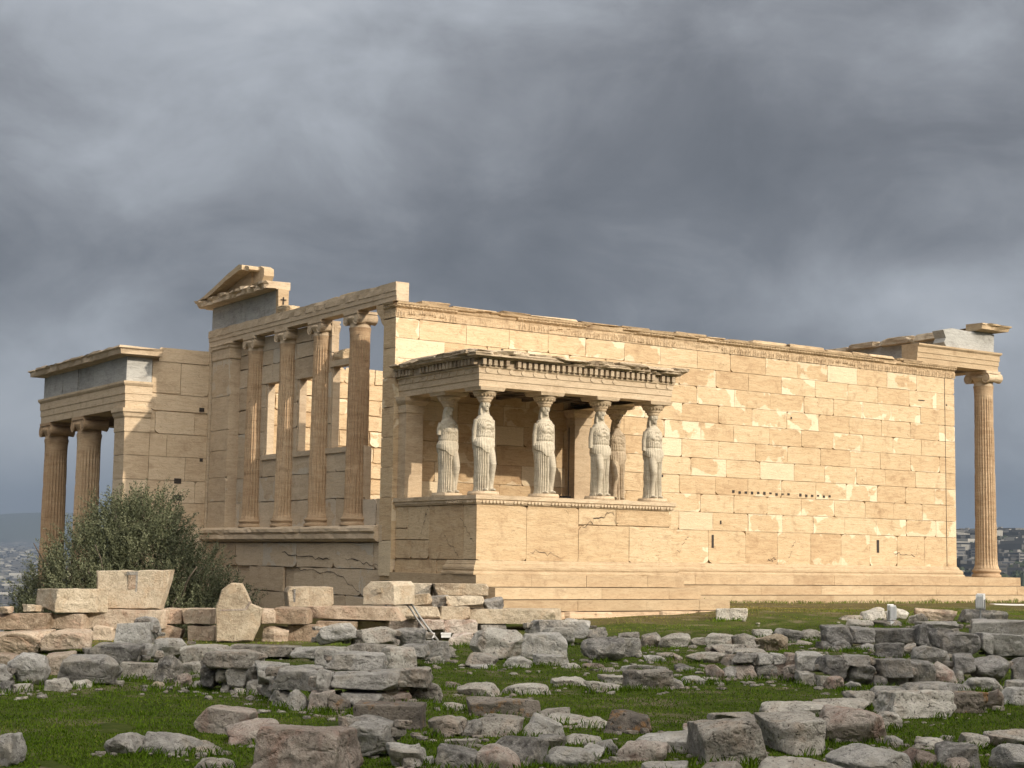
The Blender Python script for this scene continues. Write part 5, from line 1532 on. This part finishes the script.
used_lab = {}
def place_stone(k, x0, y0, x1, y1, yb, nm, lab, o, seed):
    xc = (x0+x1)/2
    if 'D' in o:
        D = o['D']; 
    else:
        _, D = hit(min(max(xc, -60), 1084), min(yb-0.5, 860))
    stacked = (yb-y1) >= 4 or k in 'DO'
    w = (x1-x0)/FPX*D*((1.09 if k == 'D' else 1.04) if stacked else 1.04)
    t = o.get('t', .5)
    t = max(0.25, min(t, 1.4*w+0.15))
    yw = abs(o.get('yaw', 0)*0.5)
    if yw > 0.1: w = max(0.3*w, (w-t*math.sin(yw))/math.cos(yw))
    D += o.get('back', 0)
    top = CAM+pray(xc, y0)*(D+t*0.55)
    bot = CAM+pray(xc, y1)*D
    base = CAM+pray(xc, (y0+y1)/2)*(D+t*0.5)
    grounded = (yb-y1) < 4 and 'D' not in o
    z1 = top[2]; z0 = bot[2]-(0.07 if grounded else 0.01)
    h = max(0.06, z1-z0)
    if stacked and k in 'GDPW':
        z0 -= h*0.10; h *= 1.13
    A, F = rock_block(w, t, h, o.get('seed', seed), box=o.get('box', 4), cuts=o.get('cuts', 4 if o.get('box', 4) < 8 else 3), amp=o.get('amp', .075 if o.get('box', 4) < 8 else .035), n=(30 if w*FPX/D > 60 else (20 if w*FPX/D > 35 else (14 if w*FPX/D > 18 else 9))), taper=o.get('taper', 0))
    me_name = nm
    ob = link_mesh(me_name, A, F, ROCK[k], smooth=False)
    ob.location = (base[0], base[1], z0)
    ob.rotation_euler = (0, 0, -YAW+o.get('yaw', 0)*0.5+random.Random(seed).uniform(-.12, .12))
    cat = {'stone_block': 'stone block', 'boulder': 'boulder', 'rubble_stone': 'stone'}[nm]
    tag(ob, lab, cat, {'O': "ochre blocks of the old terrace wall", 'M': "loose pale marble blocks"}.get(k, "ruined limestone walls and loose stones on the lawn"))
    return ob
for i, s in enumerate(STONES):
    place_stone(*s, seed=1000+i)

# --- three special blocks on the ochre wall, and the tall split slab
def frame_at(px, py, D):
    return Vector(CAM+pray(px, py)*D)
RV = Vector(_r); DV = Vector((math.sin(YAW), math.cos(YAW), 0)); ZV = Vector((0, 0, 1))
def outline_block(name, pts, D, thick, mat, lab, cat, group=None, yaw=0.0, amp=0.02, sub=7):
    """slab whose face outline is given in survey pixels; real thickness behind it"""
    P = [frame_at(x, y, D) for x, y in pts]
    c = sum(P, Vector())/len(P); zb_ = min(p.z for p in P)
    loc = Vector((c.x, c.y, zb_))
    L = [((p-loc).dot(RV), (p-loc).z) for p in P]
    # densify outline
    Q = []
    n = len(L)
    for i in range(n):
        a, b = L[i], L[(i+1) % n]
        m = max(1, int(math.hypot(b[0]-a[0], b[1]-a[1])/0.09))
        for k in range(m):
            t_ = k/m; Q.append((a[0]+(b[0]-a[0])*t_, a[1]+(b[1]-a[1])*t_))
    sd = random.Random(len(pts)*7+int(pts[0][0])).uniform(0, 50)
    Q = [(q[0]+amp*mn.noise(Vector((q[0]*5+sd, q[1]*5, 0))), max(0, q[1]+amp*mn.noise(Vector((q[0]*5, q[1]*5+sd, 9))))) for q in Q]
    cx, cz = sum(q[0] for q in Q)/len(Q), sum(q[1] for q in Q)/len(Q)
    rings = []
    for (s_, d_) in ((0.0, 0.0), (0.35, 0), (0.7, 0), (0.955, 0.0), (1.0, 0.025), (1.0, thick*0.5), (1.0, thick-0.03), (0.95, thick), (0.5, thick), (0, thick)):
        ring = []
        for q in Q:
            x = cx+(q[0]-cx)*s_; z = cz+(q[1]-cz)*s_
            e = amp*0.8*mn.noise(Vector((x*4+sd, z*4, d_*4)))
            ring.append(RV*x+ZV*z+DV*(d_+e))
        rings.append(ring)
    nq = len(Q); V = [p for r_ in rings for p in r_]
    F = [(j*nq+i, (j+1)*nq+i, (j+1)*nq+(i+1) % nq, j*nq+(i+1) % nq) for j in range(len(rings)-1) for i in range(nq)]
    ob = link_mesh(name, V, F, mat); ob.location = loc; ob.rotation_euler = (0, 0, yaw)
    import bmesh as _b
    bm = _b.new(); bm.from_mesh(ob.data); _b.ops.remove_doubles(bm, verts=bm.verts, dist=1e-5); _b.ops.recalc_face_normals(bm, faces=bm.faces); bm.to_mesh(ob.data); bm.free()
    tag(ob, lab, cat, group)
    return ob, loc
D1 = hit(130, 640)[1]
slab, sloc = outline_block("slab", [(98, 609), (96.5, 571), (170, 570), (168, 580), (160, 609)], D1+0.25, 0.5, ROCK['M'], "upright pale slab with a T shaped sunken slot, widening upwards, on the ochre wall", "stone slab", yaw=0.05)
def inlay(parent, loc, pts, D, name, mat, off=0.012):
    V = [frame_at(x, y, D)-loc-DV*off for x, y in pts]; V2 = [v+DV*0.05 for v in V]; n = len(V)
    o = link_mesh(name, V+V2, [tuple(range(n))]+[(i, (i+1) % n, (i+1) % n+n, i+n) for i in range(n)], mat, parent)
    return o
inlay(slab, sloc, [(127, 571.5), (138, 571.5), (138, 575), (127, 575)], D1+0.25, "slot", ROCK['D'])
inlay(slab, sloc, [(128.5, 575), (136, 575), (136, 588), (128.5, 590)], D1+0.25, "slot", ROCK['O'], 0.008)
inlay(slab, sloc, [(136, 575), (138, 575), (137, 592), (135.5, 592)], D1+0.25, "slot", ROCK['D'], 0.010)
split, l2 = outline_block("slab", [(217, 642), (216, 606), (222, 590), (231, 582.5), (241, 583.5), (247, 594), (250, 604), (262, 609), (259, 626), (253, 641)], D1-0.35, 0.38, ROCK['M'], "tall split slab standing upright at the front of the ochre wall, cracked across its middle", "stone slab", yaw=0.1)
for pts in ([(220, 609.5), (245, 608.6), (246, 610.3), (220, 611)], [(245, 608), (250, 601), (251.5, 602), (247, 610)], [(222, 622), (232, 638), (230, 640), (220.5, 628)]):
    inlay(split, l2, pts, D1-0.35, "crack", ROCK['P'])
ga, l3 = outline_block("stone_block", [(289, 607), (287, 592), (290, 587), (333, 587.5), (334, 604), (331, 607)], D1+1.1, 0.8, ROCK['M'], "squared cream block with an upright groove, sitting alone on the ochre wall", "stone block", "loose pale marble blocks", yaw=0.22, amp=.012)
inlay(ga, l3, [(293.5, 589), (295.5, 589), (295.5, 604), (293.5, 604)], D1+1.1, "groove", ROCK['D'])
rb_, l4 = outline_block("stone_block", [(361, 605), (361, 589), (369, 581.5), (392, 581.5), (396, 586), (396, 604.5)], D1+1.6, 1.0, ROCK['M'], "cream block with one rounded shoulder and a small raised boss, next to the handrail", "stone block", "loose pale marble blocks", yaw=-0.35, amp=.010)
bs = MB(); p = frame_at(380, 592.5, D1+1.6)-l4; bs.obox(p-RV*.05-DV*.05, RV*.10, DV*.08, ZV*.10, (.5, 0, .5)); bo = bs.build("boss", ROCK['M'], rb_)

# --- handrail
def tube_obj(name, pts, r_, mat, parent=None, n=10):
    V, F = tubeV(pts, [r_]*len(pts), n)
    return link_mesh(name, V, F, mat, parent, True)
hr0 = frame_at(440, 640, 31.2)
rail = empty("handrail", "bent grey metal double handrail coming down beside the ochre wall", "handrail", tuple(hr0))
def loc_(p): return frame_at(*p)-hr0
rp = [(384, 602.5, 31.9), (402, 601.6, 31.8), (409, 602.2, 31.7), (413, 606, 31.6), (420, 617, 31.4), (428, 628, 31.3), (438, 640.5, 31.2)]
tube_obj("rail", [loc_(p) for p in rp], 0.021, STEEL, rail)
tube_obj("rail", [loc_((p[0]-2.6, p[1]+2.4, p[2]-0.12)) for p in rp[1:]], 0.017, STEEL, rail)
for p in ((386, 603, 31.9),):
    a = loc_(p); tube_obj("post", [a, a+Vector((0, 0, -0.5))], 0.022, STEEL, rail)
for (x, y, lab) in ((429.5, 636, "small white box on the stones west of the handrail foot"), (446, 636, "small white box on the stones east of the handrail foot")):
    mb_ = MB(); mb_.box(-.09, .09, -.06, .06, 0, .075); mb_.box(-.10, .10, -.07, .07, .062, .09)
    p = frame_at(x, y+1.5, 30.9); o = mb_.build("junction_box", WHITE); o.location = p; o.rotation_euler = (0, 0, -YAW); tag(o, lab, "box")

# --- floodlights
def floodlight(px, ybot, ytop, hw, lab, D=None, tilt=0.5):
    if D is None: P, D = hit(px, ybot)
    base = frame_at(px, ybot, D); top = frame_at(px, ytop, D); h = top.z-base.z
    L = empty("floodlight", lab, "floodlight", tuple(base), "floodlights on the lawn")
    m_ = MB(); m_.lathe((0, 0, -0.05), [(.022, 0), (.022, h-0.12)], 10); m_.build("post", STEEL, L)
    m_ = MB(); m_.box(-.11, .11, -.09, .09, -0.06, 0.10, jit=.004); m_.build("base", WHITE, L)
    s_ = hw/FPX*D
    m_ = MB()
    m_.box(-s_, s_, -s_*0.55, s_*0.35, h-0.17, h+0.13)
    m_.add([(-s_*.8, -s_*.56, h-.14), (s_*.8, -s_*.56, h-.14), (s_*1.08, -s_*0.85, h-.18), (-s_*1.08, -s_*0.85, h-.18), (-s_*.8, -s_*.56, h+.10), (s_*.8, -s_*.56, h+.10), (s_*1.08, -s_*.85, h+.15), (-s_*1.08, -s_*.85, h+.15)], [(0,1,2,3), (4,7,6,5), (0,3,7,4), (1,5,6,2)])
    for k in range(5): m_.box(-s_+k*s_*.45, -s_+k*s_*.45+.012, s_*.35, s_*.62, h-.14, h+.10)
    hd = m_.build("lamp_head", WHITE, L)
    g = MB(); g.box(-s_*.95, s_*.95, -s_*.78, -s_*.74, h-.15, h+.12); g.build("glass", LENS, hd)
    br = MB(); br.box(-s_-.02, -s_-.003, -.02, .02, h-.16, h+.02); br.box(s_+.003, s_+.02, -.02, .02, h-.16, h+.02); br.box(-s_-.02, s_+.02, -.02, .02, h-.20, h-.175); br.build("bracket", STEEL, L)
    L.rotation_euler = (0, 0, -YAW+tilt+math.pi)
    return L
floodlight(980.5, 623.5, 600.5, 3.9, "taller floodlight on a thin post in front of the long pale ended block", tilt=-0.6)
floodlight(892.5, 626, 611.5, 3.6, "shorter white floodlight half sunk among stones on the terrace", tilt=0.4)
pn = MB(); pn.box(-.55, .55, -.25, .25, 0, .03); P, D = hit(1011, 605.2); o = pn.build("marker_slab", WHITE); o.location = tuple(P); o.rotation_euler = (0, 0, -YAW); tag(o, "thin white slab lying flat on the lawn by the temple's east end", "slab")
# ------------------------------------------------------------------ olive tree
def leaf_mat(name, a, b, c, rough=0.6, spec=0.3):
    t = NT(name)
    oi = t.attr("c"); s_ = t.n('ShaderNodeSeparateColor'); t.L(oi.outputs['Color'], s_.inputs[0])
    col = t.ramp(s_.outputs[0], [(0.0, a), (0.55, b), (1.0, c)])
    m = t.done(col, rough, None, spec)
    return m
LEAF = leaf_mat("olive_leaf", (0.060, 0.072, 0.038), (0.115, 0.128, 0.070), (0.19, 0.20, 0.125))
BARK = NT("olive_bark").done((0.12, 0.10, 0.08), 0.9)
OX, OY, OZ = -3.9, 7.2, -3.05
ol = empty("olive_tree", "bushy silver green olive tree growing in the court beside the north porch", "tree", (OX, OY, OZ))
rr = random.Random(5); nr = np.random.default_rng(5)
tr = MB()
def limb(p0, p1, r0, r1, bend=0.2, n=5):
    p0, p1 = Vector(p0), Vector(p1); pts = []
    for i in range(n+1):
        q = p0.lerp(p1, i/n)+Vector((rr.uniform(-1, 1), rr.uniform(-1, 1), 0))*bend*math.sin(math.pi*i/n)*(p1-p0).length*0.4
        pts.append(q)
    V, F = tubeV(pts, [r0+(r1-r0)*i/n for i in range(n+1)], 8); tr.add(V, F, None, (.5, 0, .5), True)
    return pts
for k in range(7):
    a = k*0.9+rr.random(); rr2 = rr.uniform(.6, 2.0)
    e = limb((math.cos(a)*.12, math.sin(a)*.12, 0), (math.cos(a)*rr2, math.sin(a)*rr2, rr.uniform(1.8, 3.0)), .13, .05)
    for j in range(4):
        b_ = a+rr.uniform(-1, 1); q = e[3]+(e[5]-e[3])*rr.random()
        limb(q, q+Vector((math.cos(b_)*rr.uniform(.4, 1.3), math.sin(b_)*rr.uniform(.4, 1.3), rr.uniform(.6, 1.8))), .045, .012)
tr.build("trunk", BARK, ol)
# crown: long shoots rising from lobes, narrow leaves in pairs
lobes = [(-2.1, 0.2, 2.0, 1.25, 1.2, 1.25), (-1.0, -0.4, 2.7, 1.25, 1.2, 1.55), (0.15, 0.1, 3.35, 1.3, 1.3, 1.65), (1.0, -0.3, 2.9, 1.3, 1.2, 1.6), (1.95, 0.2, 2.35, 1.1, 1.2, 1.45), (2.9, 0.1, 1.75, 0.95, 1.0, 1.05), (-2.8, -.1, 1.4, .8, .9, .9),
         (-0.4, -1.0, 1.9, 1.7, 1.0, 1.2), (1.6, -0.9, 1.5, 1.6, 1.0, 1.1), (-0.6, 0.5, 3.9, .8, .8, 1.05), (0.75, 0.3, 4.15, .75, .8, .95), (3.6, 0.0, 1.1, .6, .7, .7)]
# lobes are laid out across the view: local x = across, y = along
ca, sa = math.cos(YAW), math.sin(YAW)
P = []; C = []
shoots = 6000
wts = np.array([l[3]*l[4]*l[5] for l in lobes])**0.72; wts /= wts.sum()
allV = []; allC = []
lobes = [(l[0]*0.84+0.05, l[1], l[2]*.97, l[3]*0.84, l[4], l[5]*.97) for l in lobes]
for s_ in range(shoots):
    l = lobes[nr.choice(len(lobes), p=wts)]
    u = nr.normal(size=3); u /= np.linalg.norm(u); rad_ = nr.uniform(0.45, 1.0)**0.5
    p = np.array([l[0]+l[3]*u[0]*rad_, l[1]+l[4]*u[1]*rad_, l[2]+l[5]*u[2]*rad_*0.92])
    if p[2] < 0.15: continue
    up = np.array([u[0]*0.5+nr.normal()*0.25, u[1]*0.5+nr.normal()*.25, 1.0+nr.normal()*.2]); 
    if rad_ > .85 and nr.random() < .35: up += np.array([u[0]*.9, u[1]*.9, -.3])
    up /= np.linalg.norm(up)
    L = nr.uniform(0.28, 0.75); nl = int(L/0.017)
    tone = np.clip(0.36+0.28*mn.noise(Vector(p*0.9))+nr.normal()*0.12+0.10*u[2], 0, 1)
    for k in range(nl):
        q = p+up*(L*k/nl)+nr.normal(size=3)*0.012
        a = nr.normal(size=3); a -= up*a.dot(up); a /= np.linalg.norm(a)
        d = a*0.75+up*0.65; d /= np.linalg.norm(d)
        sd = np.cross(d, nr.normal(size=3)); sd /= np.linalg.norm(sd)
        ll = nr.uniform(0.05, 0.085); ww = nr.uniform(0.010, 0.016)
        allV.append((q, q+d*ll*.5+sd*ww, q+d*ll, q+d*ll*.5-sd*ww)); allC.append(np.clip(tone+nr.normal()*0.14, 0, 1))
A = np.array(allV).reshape(-1, 3)
X = A[:, 0]*ca+A[:, 1]*sa; Y = -A[:, 0]*sa+A[:, 1]*ca
A = np.stack([X, Y, A[:, 2]], 1)
def leaf_mesh(name, A, C, mat, parent):
    n = len(A)//4
    me = bpy.data.meshes.new(name)
    me.vertices.add(len(A)); me.vertices.foreach_set("co", A.astype(np.float32).ravel())
    me.loops.add(n*4); me.loops.foreach_set("vertex_index", np.arange(n*4, dtype=np.int32))
    me.polygons.add(n); me.polygons.foreach_set("loop_start", np.arange(0, n*4, 4, dtype=np.int32))
    me.update(calc_edges=True)
    ca_ = me.color_attributes.new("c", 'FLOAT_COLOR', 'CORNER')
    cc = np.repeat(np.array(C, np.float32), 4); ca_.data.foreach_set("color", np.stack([cc, cc, cc, np.ones_like(cc)], 1).astype(np.float32).ravel())
    me.materials.append(mat); me.update()
    o = bpy.data.objects.new(name, me); COL.objects.link(o)
    if parent is not None: o.parent = parent
    return o
leaf_mesh("crown", A, allC, LEAF, ol)

# ------------------------------------------------------------------ turf
GRASS = leaf_mat("grass_blade", (0.042, 0.084, 0.005), (0.10, 0.168, 0.012), (0.22, 0.19, 0.06), 0.95, 0.05)
G = []; GC = []
nr = np.random.default_rng(3)
def blade(x, y, h, c, w):
    z = hgt(x, y)-0.004
    a = nr.uniform(0, 6.283); lx, ly = math.cos(a)*h*0.5, math.sin(a)*h*0.5
    wx, wy = -math.sin(a)*w, math.cos(a)*w
    G.append(((x-wx, y-wy, z), (x+wx, y+wy, z), (x+lx*0.5+wx*.5, y+ly*.5+wy*.5, z+h*.7), (x+lx, y+ly, z+h)))
    GC.append(c)
cnt = 0
hc_ = {}
for _ in range(260000):
    # uniform in picture rows so that near turf is finer than far turf
    px = nr.uniform(-20, 1044); py = 597+(790-597)*nr.random()**0.85
    d = pray(px, py)
    # cheap plane guess then correct once
    t = (-1.2-CAM[2])/d[2]
    if t <= 0 or t > 60: continue
    for _k in range(2):
        p = CAM+d*t; t = (hgt(p[0], p[1])-CAM[2])/d[2]
    p = CAM+d*t
    if not (10 < t < 52): continue
    if p[1] > -0.9 and p[0] > 6: continue
    if p[1] > -4.5 and p[0] <= 7: continue
    n = mn.noise(Vector((p[0]*.8, p[1]*.8, 3)))
    if mn.noise(Vector((p[0]*1.5, p[1]*1.5, 8))) > 0.50: continue
    tall = 1.0+2.2*max(0, mn.noise(Vector((p[0]*2.2, p[1]*2.2, 6)))-0.25)
    dryc = max(0, min(1, (p[1]+8.5)/4.5))*0.75
    blade(p[0], p[1], nr.uniform(.010, .026)*tall, float(np.clip(0.42+0.30*n+dryc+nr.normal()*.16, 0, 1)), 0.0028+0.00022*t)
# loose chips of stone and earth crumbs between the boulders
CH = MB(); rc_ = random.Random(12)
for _ in range(900):
    s_ = STONES[rc_.randrange(len(STONES))]
    if s_[0] == 'O' or 'D' in s_[8]: continue
    px = rc_.uniform(s_[1]-12, s_[3]+12); py = s_[5]+rc_.uniform(-2, 7)
    p, t = hit(px, min(py, 800)); q = rc_.uniform(.015, .06)*(0.6+t/30)
    A, F = rock_block(q*rc_.uniform(1, 2), q*rc_.uniform(1, 2), q*rc_.uniform(.5, .9), rc_.random(), box=4, cuts=3, amp=.08, n=2)
    A = A+np.array([p[0], p[1], p[2]-q*.2]); CH.add([tuple(v) for v in A], F)
# small packing stones wedged behind and between the stones of the dry walls
for s_ in STONES:
    k, x0, y0, x1, y1, yb, nm, lab, o = s_
    if k in 'OM' or 'D' in o: continue
    st_k = (yb-y1) >= 4 or k == 'D'
    if not st_k and rc_.random() < .45: continue
    _, D = hit(min(max((x0+x1)/2, -60), 1084), min(yb-.5, 860))
    for _ in range(int((x1-x0)/5)+2 if st_k else 2):
        px = rc_.uniform(x0-4, x1+4); py = rc_.uniform(y0+4, y1) if st_k else y1-1
        DD = D+rc_.uniform(.22, .42) if st_k else D+rc_.uniform(-.05, .1)
        P_ = CAM+pray(px, py)*DD; q = rc_.uniform(.05, .14) if st_k else rc_.uniform(.04, .09)
        A, F = rock_block(q*rc_.uniform(1, 1.9), q*1.3, q*rc_.uniform(.7, 1.1), rc_.random(), box=5, cuts=4, amp=.1, n=3)
        A = A+np.array([P_[0], P_[1], P_[2]-q*.5]); CH.add([tuple(v) for v in A], F)
tag(CH.build("gravel", ROCK['W']), "small broken chips of limestone strewn between the stones", None, None, "stuff")
# tufts of taller weeds against stones and along the steps
for _ in range(420):
    s_ = STONES[nr.integers(len(STONES))]
    if s_[0] in 'O' or 'D' in s_[8]: continue
    px = nr.uniform(s_[1], s_[3]); py = s_[5]+nr.uniform(-1, 2)
    p, t = hit(px, min(py, 800))
    for _k in range(int(nr.uniform(20, 50))):
        x, y = p[0]+nr.normal()*.09, p[1]+nr.normal()*.07
        blade(x, y, nr.uniform(.03, .10), float(np.clip(0.35+nr.normal()*.16, 0, 1)), .006)
for _ in range(1700):
    x = nr.uniform(6.8, 24); y = -0.82-abs(nr.normal())*.07
    cl = mn.noise(Vector((x*1.3, 0, 2)))
    blade(x, y, nr.uniform(.04, .10)*(1+2.0*max(0, cl)), float(np.clip(0.6+nr.normal()*.2, 0, 1)), .007)
gr_ = leaf_mesh("grass", np.array(G).reshape(-1, 3), GC, GRASS, None)
tag(gr_, "short green winter grass between the stones", "grass", None, "stuff")
# ------------------------------------------------------------------ town on the plain and the hills
TN = NT("town_render"); _a = TN.attr("c"); _s = TN.n('ShaderNodeSeparateColor'); TN.L(_a.outputs['Color'], _s.inputs[0])
TOWNM = TN.done(TN.ramp(_s.outputs[0], [(0.0, (0.05, 0.055, 0.065)), (0.2, (0.15, 0.15, 0.15)), (0.5, (0.075, 0.075, 0.073)), (1.0, (0.19, 0.185, 0.175))]), 0.9)  # cloud shadow over the town is put into these lowered tones
def block_mesh(w, d, fl, seed, tone):
    me = MB(); h = fl*3.1; c = (tone, 0, .5)
    me.box(-w/2, w/2, -d/2, d/2, -14, h, c)
    for k in range(fl):
        z = k*3.1
        for s_ in (-1, 1):
            ya, yb2 = sorted(((d/2+.01)*s_, (d/2+1.2)*s_)); me.box(-w/2, w/2, ya, yb2, z+2.9, z+3.08, c)
            ya, yb2 = sorted(((d/2+.012)*s_, (d/2+.05)*s_)); me.box(-w/2+.7, w/2-.7, ya, yb2, z+1.0, z+2.4, (0, 0, 0))
        me.box(-w/2-.05, -w/2-.012, -d/2+.7, d/2-.7, z+1.0, z+2.4, (0, 0, 0))
    me.box(-w*.2, w*.15, -d*.15, d*.2, h+.01, h+2.6, c)
    return me.build("apartment_block", TOWNM)
protos = [block_mesh(rng.uniform(12, 20), rng.uniform(11, 15), rng.choice([3, 4, 5, 6]), k, (0.25, 0.5, 0.75, 1.0)[k % 4]) for k in range(8)]
rt = random.Random(99)
def copy_block(src, x, y, rz):
    o = src.copy(); COL.objects.link(o)
    for ch in src.children:
        c = ch.copy(); COL.objects.link(c); c.parent = o
    o.location = (x, y, hgt(x, y)); o.rotation_euler = (0, 0, rz)
    return o
def azpos(px, R):
    d = pray(px, 560); a = math.atan2(d[0], d[1]); return CAM[0]+R*math.sin(a), CAM[1]+R*math.cos(a)
placed = 0; firstuse = [True]*8; pts_ = []
def try_house(px, R, lab, grp):
    global placed
    x, y = azpos(px, R)
    for (a, b) in pts_:
        if (a-x)**2+(b-y)**2 < 22**2: return
    pts_.append((x, y)); k = rt.randrange(8); rz = rt.uniform(0, 1.5)
    if firstuse[k]:
        o = protos[k]; firstuse[k] = False; o.location = (x, y, hgt(x, y)); o.rotation_euler = (0, 0, rz)
    else: o = copy_block(protos[k], x, y, rz)
    tag(o, lab, "building", grp); placed += 1
n_e = 0
for _ in range(900):
    if n_e >= 150: break
    px = rt.choice([rt.uniform(955, 980), rt.uniform(994, 1040)])
    R = 1250+1700*rt.random()**0.8
    if mn.noise(Vector((px*.03, R*.004, 1))) > 0.12: continue
    q = placed; try_house(px, R, "one of the small pale apartment blocks on the hazy hillside beyond the east column", "apartment blocks on the eastern hillside"); n_e += placed-q
n_w = 0
for _ in range(900):
    if n_w >= 130: break
    px = rt.uniform(-20, 42); R = 1200+4200*rt.random()
    q = placed; try_house(px, R, "one of the tiny pale buildings on the plain beyond the olive tree", "buildings on the western plain"); n_w += placed-q
for k in range(8):
    if firstuse[k]:
        for ch in list(protos[k].children): bpy.data.objects.remove(ch)
        bpy.data.objects.remove(protos[k])
# the rest of the town, uncountable
tm = MB()
for _ in range(3600):
    if rt.random() < .5: px = rt.uniform(-30, 60); R = 3000+6200*rt.random()
    else: px = rt.uniform(940, 1060); R = 2000+4500*rt.random()
    x, y = azpos(px, R); z = hgt(x, y)
    if z > 130: continue
    s_ = rt.uniform(9, 20); hh = rt.uniform(8, 20); c = rt.random()
    tm.box(x-s_, x+s_, y-s_, y+s_, z-10, z+hh, (c, 0, .5))
tt = NT("distant_roofs"); a_ = tt.attr("c"); s__ = tt.n('ShaderNodeSeparateColor'); tt.L(a_.outputs['Color'], s__.inputs[0])
tmm = tt.done(tt.ramp(s__.outputs[0], [(0, (0.05, 0.05, 0.05)), (.7, (0.12, 0.118, 0.11)), (1, (0.32, 0.31, 0.28))]), 0.9)  # roof tones darkened to stand in for cloud shadow
tag(tm.build("distant_town", tmm), "faint mass of pale buildings far out on the plain", "town", None, "stuff")
# wooded slopes
TREEM = NT("dark_pine").done((0.030, 0.040, 0.022), 0.95)
V = []; F = []
base_v, base_f = ellV((0, 0, 0), (1, 1, 1), 7, 5)
for _ in range(1500):
    px = rt.choice([rt.uniform(955, 980), rt.uniform(994, 1040)]); R = 650+1500*rt.random()
    if mn.noise(Vector((px*.03, R*.004, 1))) < 0.10 and rt.random() < 0.85: continue
    x, y = azpos(px, R); s_ = rt.uniform(3.5, 7); b_ = len(V); z = hgt(x, y)+s_*.8
    V += [(x+v.x*s_*rt.uniform(.8, 1.2), y+v.y*s_*rt.uniform(.8, 1.2), z+v.z*s_*1.2*rt.uniform(.8, 1.2)) for v in base_v]; F += [tuple(i+b_ for i in f) for f in base_f]
tag(link_mesh("distant_woods", V, F, TREEM), "dark woods on the hillside beyond the east column", "woods", None, "stuff")

# ------------------------------------------------------------------ unseen temple added to the south, behind the camera, to shade the lower lawn
gt = empty("unseen_temple", "unseen large colonnaded marble temple to the south, added to shade the lawn", "temple", (5, -50, -1))
TZ, TX0, TX1, TY0, TY1 = 3.5, -34, 36, -79.0, -48.0
g1 = MB()
for i in range(3): g1.box(TX0-1+i*.35-5, TX1+1-i*.35-5, TY0-1+i*.35+50, TY1+1-i*.35+50, (-1 if i == 0 else TZ-1.5+i*.5)+1, TZ-1+i*.5+1)
g1.build("step", MARBLE_PLAIN, gt)
ctop = 17.6
g2 = MB(); g2.box(TX0-5, TX1-5, TY0+50, TY1+50, ctop-2.9+1, ctop+1); g2.box(TX0-.6-5, TX1+.6-5, TY0-.6+50, TY1+.6+50, ctop+1.001, ctop+1.6); g2.build("entablature", MARBLE_PLAIN, gt)
g3 = MB(); g3.box(TX0+6-5, TX1-6-5, TY0+5+50, TY1-4.5+50, TZ+1.2, ctop-2.9+1); g3.build("wall", MARBLE_PLAIN, gt)
g4 = MB(); nf = 60; rows = []
for j in range(12):
    v = j/11
    for i in range(nf):
        t_ = 2*math.pi*i/nf; r_ = (0.95-.2*v)*(1-0.05*(i % 3 == 0)); rows.append((r_*math.cos(t_), r_*math.sin(t_), v*11.0))
g4.grid(rows, nf, 12, (.4, 0, .5), False, True); g4.lathe((0, 0, 11.0), [(.76, 0), (1.0, .45), (1.02, .5)], 24); g4.box(-1.05, 1.05, -1.05, 1.05, 11.5, 12.2)
pc0 = g4.build("column", MARBLE_PLAIN, gt)
first = True
for i in range(17):
    for y in ((TY1-1.2),):
        o = pc0 if first else pc0.copy()
        if not first: COL.objects.link(o); o.parent = gt
        first = False
        o.location = (TX0+1.2+i*(TX1-TX0-2.4)/16-5, y+50, TZ+1)

# ------------------------------------------------------------------ haze
hz = MB(); hz.box(-15900, 15900, -15900, 15900, -300, 560)
ht = bpy.data.materials.new("haze"); ht.use_nodes = True; t_ = ht.node_tree; t_.nodes.clear()
vv = t_.nodes.new('ShaderNodeVolumePrincipled'); oo = t_.nodes.new('ShaderNodeOutputMaterial')
vv.inputs['Color'].default_value = (0.28, 0.37, 0.52, 1); vv.inputs['Density'].default_value = 0.00012; vv.inputs['Anisotropy'].default_value = 0.1  # blue kept dark to stand in for cloud shadow on the distance
t_.links.new(vv.outputs[0], oo.inputs['Volume'])
hb_ = hz.build("haze", ht); tag(hb_, "thin bluish haze over the plain", "haze", None, "stuff")
